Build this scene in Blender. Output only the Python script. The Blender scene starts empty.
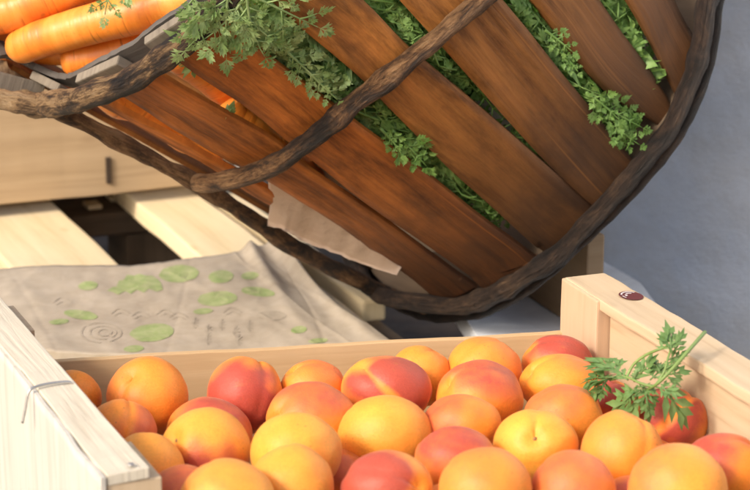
import bpy, bmesh, math, random
import numpy as np
from mathutils import Vector, noise, Matrix

random.seed(7)
rng = np.random.default_rng(7)
scene = bpy.context.scene
col = scene.collection

# ------------------------------------------------------------------ camera frame
F = 2100.0                      # focal length in photo pixels (photo is 750 wide)
PITCH = math.radians(16)
CAM = np.array([0.0, 0.0, 0.488])
FWD = np.array([0, math.cos(PITCH), -math.sin(PITCH)])
UPV = np.array([0, math.sin(PITCH), math.cos(PITCH)])
RGT = np.array([1.0, 0, 0])


def ray(px, py):
    return FWD + (px - 375) / F * RGT + (245 - py) / F * UPV


def P(px, py, s):               # point at depth s along the view axis
    return CAM + s * ray(px, py)


def PZ(px, py, z):              # point on the horizontal plane z
    r = ray(px, py)
    return CAM + r * ((z - CAM[2]) / r[2])


def camdir(x, y, z):            # camera-space direction -> world, normalised
    v = x * RGT + y * UPV - z * FWD
    return v / np.linalg.norm(v)


def nrm(v):
    v = np.asarray(v, float)
    return v / max(np.linalg.norm(v), 1e-9)


# ------------------------------------------------------------------ materials
def new_mat(name):
    m = bpy.data.materials.new(name)
    m.use_nodes = True
    nt = m.node_tree
    b = nt.nodes['Principled BSDF']
    return m, nt, b


def N(nt, kind, **kw):
    n = nt.nodes.new(kind)
    for k, v in kw.items():
        if k in n.inputs:
            n.inputs[k].default_value = v
        else:
            setattr(n, k, v)
    return n


def ramp(nt, fac, stops):
    r = nt.nodes.new('ShaderNodeValToRGB')
    e = r.color_ramp.elements
    while len(e) < len(stops):
        e.new(0.5)
    for i, (p, c) in enumerate(stops):
        e[i].position = p
        e[i].color = (*c, 1) if len(c) == 3 else c
    nt.links.new(fac, r.inputs[0])
    return r


def mixc(nt, fac, a, b, mode='MIX'):
    m = nt.nodes.new('ShaderNodeMix')
    m.data_type = 'RGBA'
    m.blend_type = mode
    for sock, v in ((m.inputs[0], fac), (m.inputs[6], a), (m.inputs[7], b)):
        if isinstance(v, (int, float)):
            sock.default_value = v
        elif isinstance(v, (tuple, list)):
            sock.default_value = (*v, 1) if len(v) == 3 else v
        else:
            nt.links.new(v, sock)
    return m.outputs[2]


def uv_coords(nt, scale, rand=True):
    tc = N(nt, 'ShaderNodeTexCoord')
    mp = N(nt, 'ShaderNodeMapping')
    mp.inputs['Scale'].default_value = scale
    nt.links.new(tc.outputs['UV'], mp.inputs[0])
    if rand:
        oi = N(nt, 'ShaderNodeObjectInfo')
        ml = N(nt, 'ShaderNodeMath', operation='MULTIPLY')
        ml.inputs[1].default_value = 37.0
        nt.links.new(oi.outputs['Random'], ml.inputs[0])
        cb = N(nt, 'ShaderNodeCombineXYZ')
        for i in range(3):
            nt.links.new(ml.outputs[0], cb.inputs[i])
        nt.links.new(cb.outputs[0], mp.inputs['Location'])
    return mp.outputs[0]


def wood(name, light, mid, dark, rough=0.7, grain=(9, 190, 1), stain=(0.2, (0.1, 0.08, 0.06)), bump=0.25,
         vary=0.25, spec=0.3, knots=True):
    m, nt, b = new_mat(name)
    g = uv_coords(nt, grain)
    n1 = N(nt, 'ShaderNodeTexNoise', Scale=1.0, Detail=8.0, Roughness=0.6, Distortion=0.35)
    nt.links.new(g, n1.inputs['Vector'])
    g2 = uv_coords(nt, (grain[0] * .35, grain[1] * .22, 1))
    n2 = N(nt, 'ShaderNodeTexNoise', Scale=1.0, Detail=4.0, Roughness=0.55, Distortion=0.8)
    nt.links.new(g2, n2.inputs['Vector'])
    g3 = uv_coords(nt, (14, 22, 1))
    n3 = N(nt, 'ShaderNodeTexNoise', Scale=1.0, Detail=5.0, Roughness=0.65)
    nt.links.new(g3, n3.inputs['Vector'])
    c1 = ramp(nt, n1.outputs[0], [(0.3, dark), (0.47, mid), (0.68, light)])
    c2 = ramp(nt, n2.outputs[0], [(0.32, mid), (0.62, light)])
    c = mixc(nt, 0.5, c1.outputs[0], c2.outputs[0])
    st = ramp(nt, n3.outputs[0], [(0.5, (0, 0, 0)), (0.72, (1, 1, 1))])
    mm = N(nt, 'ShaderNodeMath', operation='MULTIPLY')
    mm.inputs[1].default_value = stain[0]
    nt.links.new(st.outputs[0], mm.inputs[0])
    c = mixc(nt, mm.outputs[0], c, stain[1])
    if knots:
        g4 = uv_coords(nt, (11, 26, 1))
        vo = N(nt, 'ShaderNodeTexVoronoi', Scale=1.0)
        nt.links.new(g4, vo.inputs['Vector'])
        kn = ramp(nt, vo.outputs['Distance'], [(0.03, (.55, .55, .55)), (0.13, (0, 0, 0))])
        c = mixc(nt, kn.outputs[0], c, dark)
    oi = N(nt, 'ShaderNodeObjectInfo')
    hv = N(nt, 'ShaderNodeHueSaturation')
    mr = N(nt, 'ShaderNodeMapRange')
    mr.inputs['To Min'].default_value = 1 - vary
    mr.inputs['To Max'].default_value = 1 + vary
    nt.links.new(oi.outputs['Random'], mr.inputs['Value'])
    nt.links.new(mr.outputs[0], hv.inputs['Value'])
    nt.links.new(c, hv.inputs['Color'])
    nt.links.new(hv.outputs[0], b.inputs['Base Color'])
    rr = N(nt, 'ShaderNodeMapRange')
    rr.inputs['To Min'].default_value = rough - .12
    rr.inputs['To Max'].default_value = rough + .15
    nt.links.new(n3.outputs[0], rr.inputs['Value'])
    nt.links.new(rr.outputs[0], b.inputs['Roughness'])
    b.inputs['Specular IOR Level'].default_value = spec
    bp = N(nt, 'ShaderNodeBump', Strength=bump, Distance=0.0015)
    nt.links.new(n1.outputs[0], bp.inputs['Height'])
    nt.links.new(bp.outputs[0], b.inputs['Normal'])
    return m


M_pale = wood('pale_poplar', (.54, .42, .285), (.48, .36, .23), (.35, .24, .14), .72, (7, 150, 1), (.25, (.40, .32, .24)), vary=.06)
M_endpost = wood('pink_beech', (.55, .39, .265), (.50, .34, .22), (.38, .24, .15), .7, (7, 150, 1), (.2, (.5, .36, .26)), vary=.03, knots=False)
M_panel = wood('crate_veneer', (.56, .39, .22), (.50, .33, .17), (.38, .23, .105), .7, (6, 130, 1), (.2, (.5, .34, .2)), vary=.04, knots=False)
M_white = wood('bleached_wood', (.63, .575, .47), (.55, .49, .39), (.32, .26, .185), .85, (10, 260, 1), (.25, (.55, .50, .42)), .6, vary=.03, knots=False)
M_whitep = wood('bleached_veneer', (.54, .515, .465), (.49, .46, .41), (.36, .32, .26), .85, (8, 120, 1), (.15, (.68, .64, .56)), .35, vary=.02, knots=False)
M_pallet = wood('pallet_pine', (.72, .60, .40), (.66, .53, .32), (.50, .38, .2), .75, (5, 90, 1), (.25, (.5, .40, .26)), vary=.08)
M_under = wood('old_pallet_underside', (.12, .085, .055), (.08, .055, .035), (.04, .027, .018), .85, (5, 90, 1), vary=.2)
M_backcrate = wood('crate_side_wood', (.52, .385, .245), (.45, .325, .195), (.31, .21, .12), .75, (5, 110, 1), (.45, (.4, .29, .18)), vary=.05)
M_plank = wood('tan_plank', (.34, .25, .16), (.29, .2, .12), (.2, .13, .08), .8, (6, 120, 1), vary=.05)
def slat_mat(name, light, mid, dark, stain):
    m = wood(name, light, mid, dark, .54, (7, 230, 1), (.7, stain), .6, vary=.22, spec=.3)
    nt = m.node_tree
    b = nt.nodes['Principled BSDF']
    src = b.inputs['Base Color'].links[0].from_socket
    # old blotches in the varnish and grime rubbed into the base end of each strip
    g = uv_coords(nt, (10, 48, 1))
    n = N(nt, 'ShaderNodeTexNoise', Scale=1.0, Detail=9.0, Roughness=.74, Distortion=.25)
    nt.links.new(g, n.inputs['Vector'])
    bl = ramp(nt, n.outputs[0], [(.36, (.32, .29, .27)), (.49, (.84, .83, .82)), (.62, (1.4, 1.35, 1.3))])
    c = mixc(nt, .9, src, bl.outputs[0], 'MULTIPLY')
    tc = N(nt, 'ShaderNodeTexCoord')
    sp = N(nt, 'ShaderNodeSeparateXYZ')
    nt.links.new(tc.outputs['UV'], sp.inputs[0])
    ad = N(nt, 'ShaderNodeMath', operation='MULTIPLY_ADD')
    ad.inputs[1].default_value = .16
    nt.links.new(n.outputs[0], ad.inputs[0])
    nt.links.new(sp.outputs[0], ad.inputs[2])
    gr = ramp(nt, ad.outputs[0], [(.24, (0, 0, 0)), (.37, (.85, .85, .85))])
    c = mixc(nt, gr.outputs[0], c, (.035, .02, .013))
    nt.links.new(c, b.inputs['Base Color'])
    # long scratches
    g2 = uv_coords(nt, (3, 260, 1))
    n2 = N(nt, 'ShaderNodeTexNoise', Scale=1.0, Detail=2.0)
    nt.links.new(g2, n2.inputs['Vector'])
    sc_ = ramp(nt, n2.outputs[0], [(.66, (0, 0, 0)), (.72, (.25, .25, .25))])
    c2 = mixc(nt, sc_.outputs[0], c, light)
    nt.links.new(c2, b.inputs['Base Color'])
    return m


M_slat = slat_mat('red_varnished_slat', (.50, .165, .03), (.34, .103, .019), (.12, .034, .009), (.06, .022, .009))
M_slatb = slat_mat('brown_varnished_slat', (.44, .185, .046), (.30, .115, .027), (.125, .045, .013), (.05, .022, .011))
M_slatend = wood('sawn_grey_wood', (.27, .23, .18), (.19, .16, .125), (.09, .075, .055), .85, (30, 220, 1), (.4, (.1, .08, .06)), .5, vary=.15, knots=False)
M_band = wood('dark_weathered_band', (.15, .135, .12), (.09, .08, .072), (.035, .03, .026), .75, (12, 160, 1), (.4, (.04, .035, .03)), .5, vary=.05, knots=False)


def bark_mat(name, stops, bump=1.0):
    m, nt, b = new_mat(name)
    g = uv_coords(nt, (42, 95, 1))
    n1 = N(nt, 'ShaderNodeTexNoise', Scale=1.0, Detail=10.0, Roughness=0.76, Distortion=.35)
    nt.links.new(g, n1.inputs['Vector'])
    g2 = uv_coords(nt, (60, 420, 1))
    n2 = N(nt, 'ShaderNodeTexNoise', Scale=1.0, Detail=6.0, Roughness=0.65, Distortion=.4)
    nt.links.new(g2, n2.inputs['Vector'])
    g3 = uv_coords(nt, (9, 9, 1))
    n3 = N(nt, 'ShaderNodeTexNoise', Scale=1.0, Detail=2.0)
    nt.links.new(g3, n3.inputs['Vector'])
    ad = N(nt, 'ShaderNodeMath', operation='ADD')
    s3 = N(nt, 'ShaderNodeMath', operation='MULTIPLY_ADD')
    s3.inputs[1].default_value = .6
    s3.inputs[2].default_value = -.27
    nt.links.new(n3.outputs[0], s3.inputs[0])
    nt.links.new(n1.outputs[0], ad.inputs[0])
    nt.links.new(s3.outputs[0], ad.inputs[1])
    c = ramp(nt, ad.outputs[0], stops)
    fib = ramp(nt, n2.outputs[0], [(.35, (.45, .42, .4)), (.6, (1, 1, 1))])
    cc = mixc(nt, .55, c.outputs[0], fib.outputs[0], 'MULTIPLY')
    nt.links.new(cc, b.inputs['Base Color'])
    b.inputs['Roughness'].default_value = .6
    b.inputs['Specular IOR Level'].default_value = .4
    a2 = N(nt, 'ShaderNodeMath', operation='ADD')
    nt.links.new(n1.outputs[0], a2.inputs[0])
    nt.links.new(n2.outputs[0], a2.inputs[1])
    bp = N(nt, 'ShaderNodeBump', Strength=bump, Distance=0.003)
    nt.links.new(a2.outputs[0], bp.inputs['Height'])
    nt.links.new(bp.outputs[0], b.inputs['Normal'])
    return m


M_rim = bark_mat('peeled_branch', [(.38, (.012, .008, .006)), (.48, (.05, .031, .019)), (.545, (.16, .092, .043)), (.61, (.40, .25, .12)), (.78, (.52, .38, .23))], 1.6)
M_rod = bark_mat('brown_branch', [(.38, (.013, .008, .006)), (.48, (.055, .029, .015)), (.56, (.17, .085, .035)), (.66, (.36, .2, .09)), (.8, (.43, .3, .17))], 1.6)
M_ring = bark_mat('dark_branch', [(.42, (.010, .0065, .005)), (.55, (.036, .021, .014)), (.66, (.08, .046, .026)), (.78, (.25, .155, .085))], 1.5)


def apricot_mat():
    m, nt, b = new_mat('apricot_skin')
    at = N(nt, 'ShaderNodeAttribute', attribute_name='blush')
    ar = N(nt, 'ShaderNodeAttribute', attribute_name='ripe')
    tc = N(nt, 'ShaderNodeTexCoord')
    oi = N(nt, 'ShaderNodeObjectInfo')
    va = N(nt, 'ShaderNodeVectorMath', operation='ADD')
    nt.links.new(tc.outputs['Object'], va.inputs[0])
    nt.links.new(oi.outputs['Random'], va.inputs[1])
    n1 = N(nt, 'ShaderNodeTexNoise', Scale=75.0, Detail=8.0, Roughness=.74)
    nf = N(nt, 'ShaderNodeTexNoise', Scale=900.0, Detail=3.0, Roughness=.6)
    nt.links.new(va.outputs[0], n1.inputs['Vector'])
    nt.links.new(va.outputs[0], nf.inputs['Vector'])
    base = mixc(nt, ar.outputs['Fac'], (.87, .405, .055), (.85, .255, .026))
    # mottled yellow ground colour
    mt = ramp(nt, n1.outputs[0], [(.38, (0, 0, 0)), (.66, (1, 1, 1))])
    k = N(nt, 'ShaderNodeMath', operation='MULTIPLY')
    k.inputs[1].default_value = .55
    nt.links.new(mt.outputs[0], k.inputs[0])
    base = mixc(nt, k.outputs[0], base, (.85, .31, .03))
    # blush with a noisy border
    ad = N(nt, 'ShaderNodeMath', operation='MULTIPLY_ADD')
    ad.inputs[1].default_value = .75
    ad.inputs[2].default_value = -.375
    nt.links.new(n1.outputs[0], ad.inputs[0])
    a2 = N(nt, 'ShaderNodeMath', operation='ADD')
    nt.links.new(ad.outputs[0], a2.inputs[0])
    nt.links.new(at.outputs['Fac'], a2.inputs[1])
    a3 = N(nt, 'ShaderNodeMath', operation='MULTIPLY_ADD')
    a3.inputs[1].default_value = .34
    a3.inputs[2].default_value = -.17
    nt.links.new(nf.outputs[0], a3.inputs[0])
    a4 = N(nt, 'ShaderNodeMath', operation='ADD')
    nt.links.new(a2.outputs[0], a4.inputs[0])
    nt.links.new(a3.outputs[0], a4.inputs[1])
    c = ramp(nt, a4.outputs[0], [(.06, (0, 0, 0)), (.45, (.5, .5, .5)), (.95, (.92, .92, .92))])
    red = ramp(nt, a4.outputs[0], [(.25, (.82, .22, .045)), (.62, (.62, .115, .048)), (1.0, (.40, .05, .042))])
    cc = mixc(nt, c.outputs[0], base, red.outputs[0])
    # small freckles
    vo = N(nt, 'ShaderNodeTexVoronoi', Scale=230.0)
    nt.links.new(va.outputs[0], vo.inputs['Vector'])
    fr = ramp(nt, vo.outputs['Distance'], [(.06, (.6, .6, .6)), (.15, (0, 0, 0))])
    n5 = N(nt, 'ShaderNodeTexNoise', Scale=45.0)
    nt.links.new(va.outputs[0], n5.inputs['Vector'])
    fm = ramp(nt, n5.outputs[0], [(.52, (0, 0, 0)), (.60, (1, 1, 1))])
    ff = mixc(nt, 1.0, fr.outputs[0], fm.outputs[0], 'MULTIPLY')
    cc = mixc(nt, ff, cc, (.30, .08, .03))
    # faint russet rubs and a powdery bloom
    n6 = N(nt, 'ShaderNodeTexNoise', Scale=26.0, Detail=7.0, Roughness=.7, Distortion=1.5)
    nt.links.new(va.outputs[0], n6.inputs['Vector'])
    ru = ramp(nt, n6.outputs[0], [(.62, (0, 0, 0)), (.74, (.5, .5, .5))])
    cc = mixc(nt, ru.outputs[0], cc, (.50, .19, .04))
    bl = ramp(nt, nf.outputs[0], [(.3, (.86, .86, .86)), (.7, (1.1, 1.1, 1.1))])
    cc = mixc(nt, .8, cc, bl.outputs[0], 'MULTIPLY')
    nt.links.new(cc, b.inputs['Base Color'])
    b.inputs['Roughness'].default_value = .5
    b.inputs['Specular IOR Level'].default_value = .4
    b.inputs['Subsurface Weight'].default_value = .12
    b.inputs['Subsurface Radius'].default_value = (1.0, .4, .12)
    b.inputs['Subsurface Scale'].default_value = .004
    b.inputs['Sheen Weight'].default_value = .12
    b.inputs['Sheen Roughness'].default_value = .45
    b.inputs['Sheen Tint'].default_value = (1, .85, .75, 1)
    bp = N(nt, 'ShaderNodeBump', Strength=.25, Distance=.001)
    nt.links.new(nf.outputs[0], bp.inputs['Height'])
    bp2 = N(nt, 'ShaderNodeBump', Strength=.12, Distance=.004)
    nt.links.new(n1.outputs[0], bp2.inputs['Height'])
    nt.links.new(bp.outputs[0], bp2.inputs['Normal'])
    nt.links.new(bp2.outputs[0], b.inputs['Normal'])
    return m


def carrot_mat():
    m, nt, b = new_mat('carrot_skin')
    g = uv_coords(nt, (55, 14, 1))
    n1 = N(nt, 'ShaderNodeTexNoise', Scale=1.0, Detail=6.0, Roughness=.6)
    nt.links.new(g, n1.inputs['Vector'])
    g2 = uv_coords(nt, (420, 26, 1))
    n2 = N(nt, 'ShaderNodeTexNoise', Scale=1.0, Detail=3.0, Roughness=.5)
    nt.links.new(g2, n2.inputs['Vector'])
    c = ramp(nt, n1.outputs[0], [(.3, (.66, .17, .02)), (.5, (.80, .25, .03)), (.72, (.86, .35, .07))])
    l = ramp(nt, n2.outputs[0], [(.30, (.42, .34, .28)), (.40, (1, 1, 1))])
    cc = mixc(nt, .65, c.outputs[0], l.outputs[0], 'MULTIPLY')
    g3 = uv_coords(nt, (95, 95, 1))
    n3 = N(nt, 'ShaderNodeTexNoise', Scale=1.0, Detail=8.0, Roughness=.75)
    nt.links.new(g3, n3.inputs['Vector'])
    so_ = ramp(nt, n3.outputs[0], [(.60, (0, 0, 0)), (.70, (.6, .6, .6))])
    cc = mixc(nt, so_.outputs[0], cc, (.30, .11, .03))
    nt.links.new(cc, b.inputs['Base Color'])
    b.inputs['Roughness'].default_value = .4
    b.inputs['Subsurface Weight'].default_value = .25
    b.inputs['Subsurface Radius'].default_value = (1, .35, .1)
    b.inputs['Subsurface Scale'].default_value = .005
    a2 = N(nt, 'ShaderNodeMath', operation='ADD')
    nt.links.new(n1.outputs[0], a2.inputs[0])
    nt.links.new(n2.outputs[0], a2.inputs[1])
    bp = N(nt, 'ShaderNodeBump', Strength=.3, Distance=.0015)
    nt.links.new(a2.outputs[0], bp.inputs['Height'])
    nt.links.new(bp.outputs[0], b.inputs['Normal'])
    return m


def leaf_mat(name, c1, c2, trans=.35):
    m, nt, b = new_mat(name)
    tc = N(nt, 'ShaderNodeTexCoord')
    n1 = N(nt, 'ShaderNodeTexNoise', Scale=85.0, Detail=4.0)
    nt.links.new(tc.outputs['Object'], n1.inputs['Vector'])
    c = ramp(nt, n1.outputs[0], [(.35, c1), (.66, c2)])
    nt.links.new(c.outputs[0], b.inputs['Base Color'])
    b.inputs['Roughness'].default_value = .48
    b.inputs['Specular IOR Level'].default_value = .4
    tr = N(nt, 'ShaderNodeBsdfTranslucent')
    br = N(nt, 'ShaderNodeHueSaturation', Saturation=1.15, Value=1.5)
    nt.links.new(c.outputs[0], br.inputs['Color'])
    nt.links.new(br.outputs[0], tr.inputs['Color'])
    mx = N(nt, 'ShaderNodeMixShader', Fac=trans)
    nt.links.new(b.outputs[0], mx.inputs[1])
    nt.links.new(tr.outputs[0], mx.inputs[2])
    nt.links.new(mx.outputs[0], nt.nodes['Material Output'].inputs['Surface'])
    return m


def plain(name, c, rough=.6, metal=0.0, noise_scale=None, c2=None, bump=0.0, detail=6.0):
    m, nt, b = new_mat(name)
    b.inputs['Roughness'].default_value = rough
    b.inputs['Metallic'].default_value = metal
    if noise_scale:
        tc = N(nt, 'ShaderNodeTexCoord')
        n1 = N(nt, 'ShaderNodeTexNoise', Scale=noise_scale, Detail=detail, Roughness=.62)
        nt.links.new(tc.outputs['Object'], n1.inputs['Vector'])
        r = ramp(nt, n1.outputs[0], [(.33, c), (.68, c2)])
        nt.links.new(r.outputs[0], b.inputs['Base Color'])
        if bump:
            bp = N(nt, 'ShaderNodeBump', Strength=bump, Distance=.004)
            nt.links.new(n1.outputs[0], bp.inputs['Height'])
            nt.links.new(bp.outputs[0], b.inputs['Normal'])
    else:
        b.inputs['Base Color'].default_value = (*c, 1)
    return m


M_apricot = apricot_mat()
M_scar = plain('stem_scar', (.26, .13, .04), .8, 0, 300, (.42, .22, .07))
M_carrot = carrot_mat()
M_leaf = leaf_mat('carrot_leaf', (.17, .28, .085), (.36, .47, .21), .35)
M_leafd = leaf_mat('carrot_leaf_deep', (.12, .235, .05), (.25, .40, .12), .35)
M_sprig = leaf_mat('sprig_leaf', (.10, .20, .06), (.20, .32, .11), .25)
M_stem = leaf_mat('green_stalk', (.16, .26, .07), (.24, .34, .11), .15)
M_wire = plain('galvanised_wire', (.42, .41, .40), .4, .85, 200, (.55, .54, .52))
M_kraft = plain('kraft_lining_paper', (.72, .56, .44), .85, 0, 60, (.78, .63, .51), .5)
M_liner = plain('pale_lining_paper', (.60, .55, .46), .85, 0, 45, (.70, .65, .56), .3)
M_shade = plain('pallet_shade', (.024, .014, .008), .95, 0, 30, (.05, .031, .017), .6)  # near black: the shade under the pallet put into the colour
M_sticker_red = plain('sticker_red', (.10, .014, .016), .6)
M_sticker_white = plain('sticker_white', (.62, .58, .58), .35)
M_dark = plain('dark_split', (.05, .032, .02), .9)


def paper_mat(name, a, b2, sc=70):
    m, nt, b = new_mat(name)
    tc = N(nt, 'ShaderNodeTexCoord')
    n1 = N(nt, 'ShaderNodeTexNoise', Scale=sc, Detail=8.0, Roughness=.7)
    n2 = N(nt, 'ShaderNodeTexNoise', Scale=16.0, Detail=4.0, Roughness=.6, Distortion=1.0)
    for n in (n1, n2):
        nt.links.new(tc.outputs['Object'], n.inputs['Vector'])
    c = ramp(nt, n1.outputs[0], [(.3, a), (.7, b2)])
    w = ramp(nt, n2.outputs[0], [(.35, (.84, .83, .82)), (.6, (1, 1, 1))])
    cc = mixc(nt, 1.0, c.outputs[0], w.outputs[0], 'MULTIPLY')
    nt.links.new(cc, b.inputs['Base Color'])
    b.inputs['Roughness'].default_value = .8
    bp = N(nt, 'ShaderNodeBump', Strength=.22, Distance=.004)
    nt.links.new(n2.outputs[0], bp.inputs['Height'])
    nt.links.new(bp.outputs[0], b.inputs['Normal'])
    return m


M_bag = paper_mat('kraft_bag_paper', (.40, .335, .25), (.475, .41, .325))
M_print = paper_mat('green_print', (.24, .34, .10), (.43, .44, .24), 110)
M_printg = paper_mat('grey_print', (.34, .29, .22), (.45, .385, .30), 110)
M_sheet = paper_mat('pale_sheet', (.80, .84, .90), (.86, .89, .93), 40)


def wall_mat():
    m, nt, b = new_mat('skylight_blue_plaster')
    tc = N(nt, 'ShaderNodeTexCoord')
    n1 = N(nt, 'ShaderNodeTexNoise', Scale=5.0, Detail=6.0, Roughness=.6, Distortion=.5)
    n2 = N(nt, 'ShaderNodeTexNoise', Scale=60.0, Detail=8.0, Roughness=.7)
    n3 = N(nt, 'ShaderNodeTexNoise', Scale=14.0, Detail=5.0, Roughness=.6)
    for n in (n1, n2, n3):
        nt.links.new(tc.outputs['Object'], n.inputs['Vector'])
    c = ramp(nt, n1.outputs[0], [(.35, (.70, .80, .95)), (.65, (.85, .89, .94))])  # blue patches put the skylight on the shaded wall into the colour
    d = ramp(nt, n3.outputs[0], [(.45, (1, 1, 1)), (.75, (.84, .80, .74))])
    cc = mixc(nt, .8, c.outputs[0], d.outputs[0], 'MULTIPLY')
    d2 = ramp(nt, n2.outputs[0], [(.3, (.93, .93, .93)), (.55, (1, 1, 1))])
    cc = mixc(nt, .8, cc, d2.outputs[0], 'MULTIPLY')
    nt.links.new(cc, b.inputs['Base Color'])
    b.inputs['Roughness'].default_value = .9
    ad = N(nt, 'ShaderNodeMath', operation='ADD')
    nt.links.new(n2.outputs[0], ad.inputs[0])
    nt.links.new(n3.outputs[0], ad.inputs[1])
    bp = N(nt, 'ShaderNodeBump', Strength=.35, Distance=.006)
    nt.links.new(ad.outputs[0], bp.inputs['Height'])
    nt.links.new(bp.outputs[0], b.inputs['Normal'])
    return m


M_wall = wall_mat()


# ------------------------------------------------------------------ object helpers
def tag(o, label, cat, group=None, kind=None):
    o['label'] = label
    o['category'] = cat
    if group:
        o['group'] = group
    if kind:
        o['kind'] = kind
    return o


def thing(name, label, cat, loc, group=None):
    o = bpy.data.objects.new(name, None)
    o.empty_display_size = .02
    col.objects.link(o)
    o.location = loc
    return tag(o, label, cat, group)


def link(name, bm, mats, parent=None, origin=None, smooth=False):
    """bm holds world coordinates; the object origin goes to `origin` (or the parent's place)."""
    me = bpy.data.meshes.new(name)
    bm.to_mesh(me)
    bm.free()
    o = bpy.data.objects.new(name, me)
    col.objects.link(o)
    for m in (mats if isinstance(mats, (list, tuple)) else [mats]):
        me.materials.append(m)
    base = Vector((0, 0, 0))
    if parent is not None:
        o.parent = parent
        q = parent
        while q is not None:
            base += Vector(q.location)
            q = q.parent
    off = base
    if origin is not None:
        o.location = Vector(origin) - base
        off = Vector(origin)
    me.transform(Matrix.Translation(-off))
    if smooth:
        me.polygons.foreach_set('use_smooth', [True] * len(me.polygons))
    return o


def board(bm, c, du, dv, dw, lu, lv, lw, bevel=.0012, wob=.0, seg=1, seed=0):
    """a board: centre c, axes du (grain) dv dw, full sizes lu lv lw; UV in metres along the grain"""
    b2 = bmesh.new()
    uvl = b2.loops.layers.uv.new('UVMap')
    bmesh.ops.create_cube(b2, size=1)
    if seg > 1:
        ed = [e for e in b2.edges if abs((e.verts[0].co - e.verts[1].co).x) > .5]
        bmesh.ops.subdivide_edges(b2, edges=ed, cuts=seg - 1, use_grid_fill=True)
    for v in b2.verts:
        v.co = Vector((v.co.x * lu, v.co.y * lv, v.co.z * lw))
    if bevel:
        es = [e for e in b2.edges if len(e.link_faces) == 2 and e.calc_face_angle() > .5]
        bmesh.ops.bevel(b2, geom=es, offset=bevel, segments=2, profile=.6, affect='EDGES')
    for f in b2.faces:
        n = f.normal
        for l in f.loops:
            p = l.vert.co
            if abs(n.x) > .8:
                l[uvl].uv = (p.z * .3, p.y)
            elif abs(n.y) > .8:
                l[uvl].uv = (p.x, p.z + .31)
            else:
                l[uvl].uv = (p.x, p.y + (.17 if n.z < 0 else 0))
    du, dv, dw = Vector(du), Vector(dv), Vector(dw)
    c = Vector(c)
    for v in b2.verts:
        p = v.co.copy()
        if wob:
            w = noise.noise_vector(Vector((p.x * 9 + seed * 7.1, p.y * 30, seed * 3.3))) * wob
            w2 = noise.noise(Vector((p.x * 60, seed * 5.0, p.y * 8))) * wob * .35
            p = p + w + Vector((0, w2, w2))
        v.co = c + du * p.x + dv * p.y + dw * p.z
    if du.cross(dv).dot(dw) < 0:
        bmesh.ops.reverse_faces(b2, faces=b2.faces[:])
    merge(bm, b2)


def merge(bm, b2):
    me = bpy.data.meshes.new('tmp')
    b2.to_mesh(me)
    b2.free()
    bm.from_mesh(me)
    bpy.data.meshes.remove(me)


def newbm():
    bm = bmesh.new()
    bm.loops.layers.uv.new('UVMap')
    return bm


def tube(bm, pts, rad, nseg=12, closed=False, lump=0.0, seed=0.0, flat=None, lumpfreq=28, cap=True):
    pts = [np.asarray(p, float) for p in pts]
    n = len(pts)
    uvl = bm.loops.layers.uv.verify()
    rings = []
    prev = None
    acc = 0.0
    us = []
    for i in range(n):
        a = pts[(i - 1) % n] if (closed or i > 0) else pts[i]
        b = pts[(i + 1) % n] if (closed or i < n - 1) else pts[i]
        t = nrm(b - a)
        if prev is None:
            ref = np.array([0, 0, 1.]) if abs(t[2]) < .9 else np.array([1., 0, 0])
            x = nrm(np.cross(ref, t))
        else:
            x = nrm(prev - t * np.dot(prev, t))
        prev = x
        y = np.cross(t, x)
        if i:
            acc += np.linalg.norm(pts[i] - pts[i - 1])
        us.append(acc)
        r0 = rad[i] if hasattr(rad, '__len__') else rad
        ring = []
        for k in range(nseg):
            an = 2 * math.pi * k / nseg
            r = r0
            p0 = pts[i] + r0 * (math.cos(an) * x + math.sin(an) * y)
            if lump:
                q = Vector(p0) * lumpfreq + Vector((seed, seed * 1.7, 0))
                r = r0 * (1 + lump * noise.noise(q) + lump * .5 * noise.noise(q * 2.7))
            d = math.cos(an) * x + math.sin(an) * y
            if flat is not None:        # flatten along a direction
                fd, fk = flat[i] if isinstance(flat, list) else flat
                d = d - fd * np.dot(d, fd) * (1 - fk)
            ring.append(bm.verts.new(Vector(pts[i] + r * d)))
        rings.append(ring)
    m = n if closed else n - 1
    rr = float(np.mean(rad))
    for i in range(m):
        j = (i + 1) % n
        u0, u1 = us[i], (us[j] if j else acc + .01)
        for k in range(nseg):
            k2 = (k + 1) % nseg
            f = bm.faces.new((rings[i][k], rings[i][k2], rings[j][k2], rings[j][k]))
            f.smooth = True
            v0, v1 = 2 * math.pi * k / nseg * rr, 2 * math.pi * (k + 1) / nseg * rr
            for l, uv in zip(f.loops, ((u0, v0), (u0, v1), (u1, v1), (u1, v0))):
                l[uvl].uv = uv
    if not closed and cap:
        for ring, sgn in ((rings[0], -1), (rings[-1], 1)):
            f = bm.faces.new(ring if sgn > 0 else ring[::-1])
            for l in f.loops:
                l[uvl].uv = (l.vert.co.x, l.vert.co.z)


def smooth_path(pts, n):
    """Catmull-Rom resample of a polyline (any dimension) to n points"""
    p = np.array(pts, float)
    q = np.vstack([2 * p[0] - p[1], p, 2 * p[-1] - p[-2]])
    seg = len(p) - 1
    out = []
    for i in range(n):
        t = i / (n - 1) * seg
        k = min(int(t), seg - 1)
        f = t - k
        a, b, c, d = q[k], q[k + 1], q[k + 2], q[k + 3]
        out.append(.5 * ((2 * b) + (-a + c) * f + (2 * a - 5 * b + 4 * c - d) * f * f + (-a + 3 * b - 3 * c + d) * f ** 3))
    return np.array(out)


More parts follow.
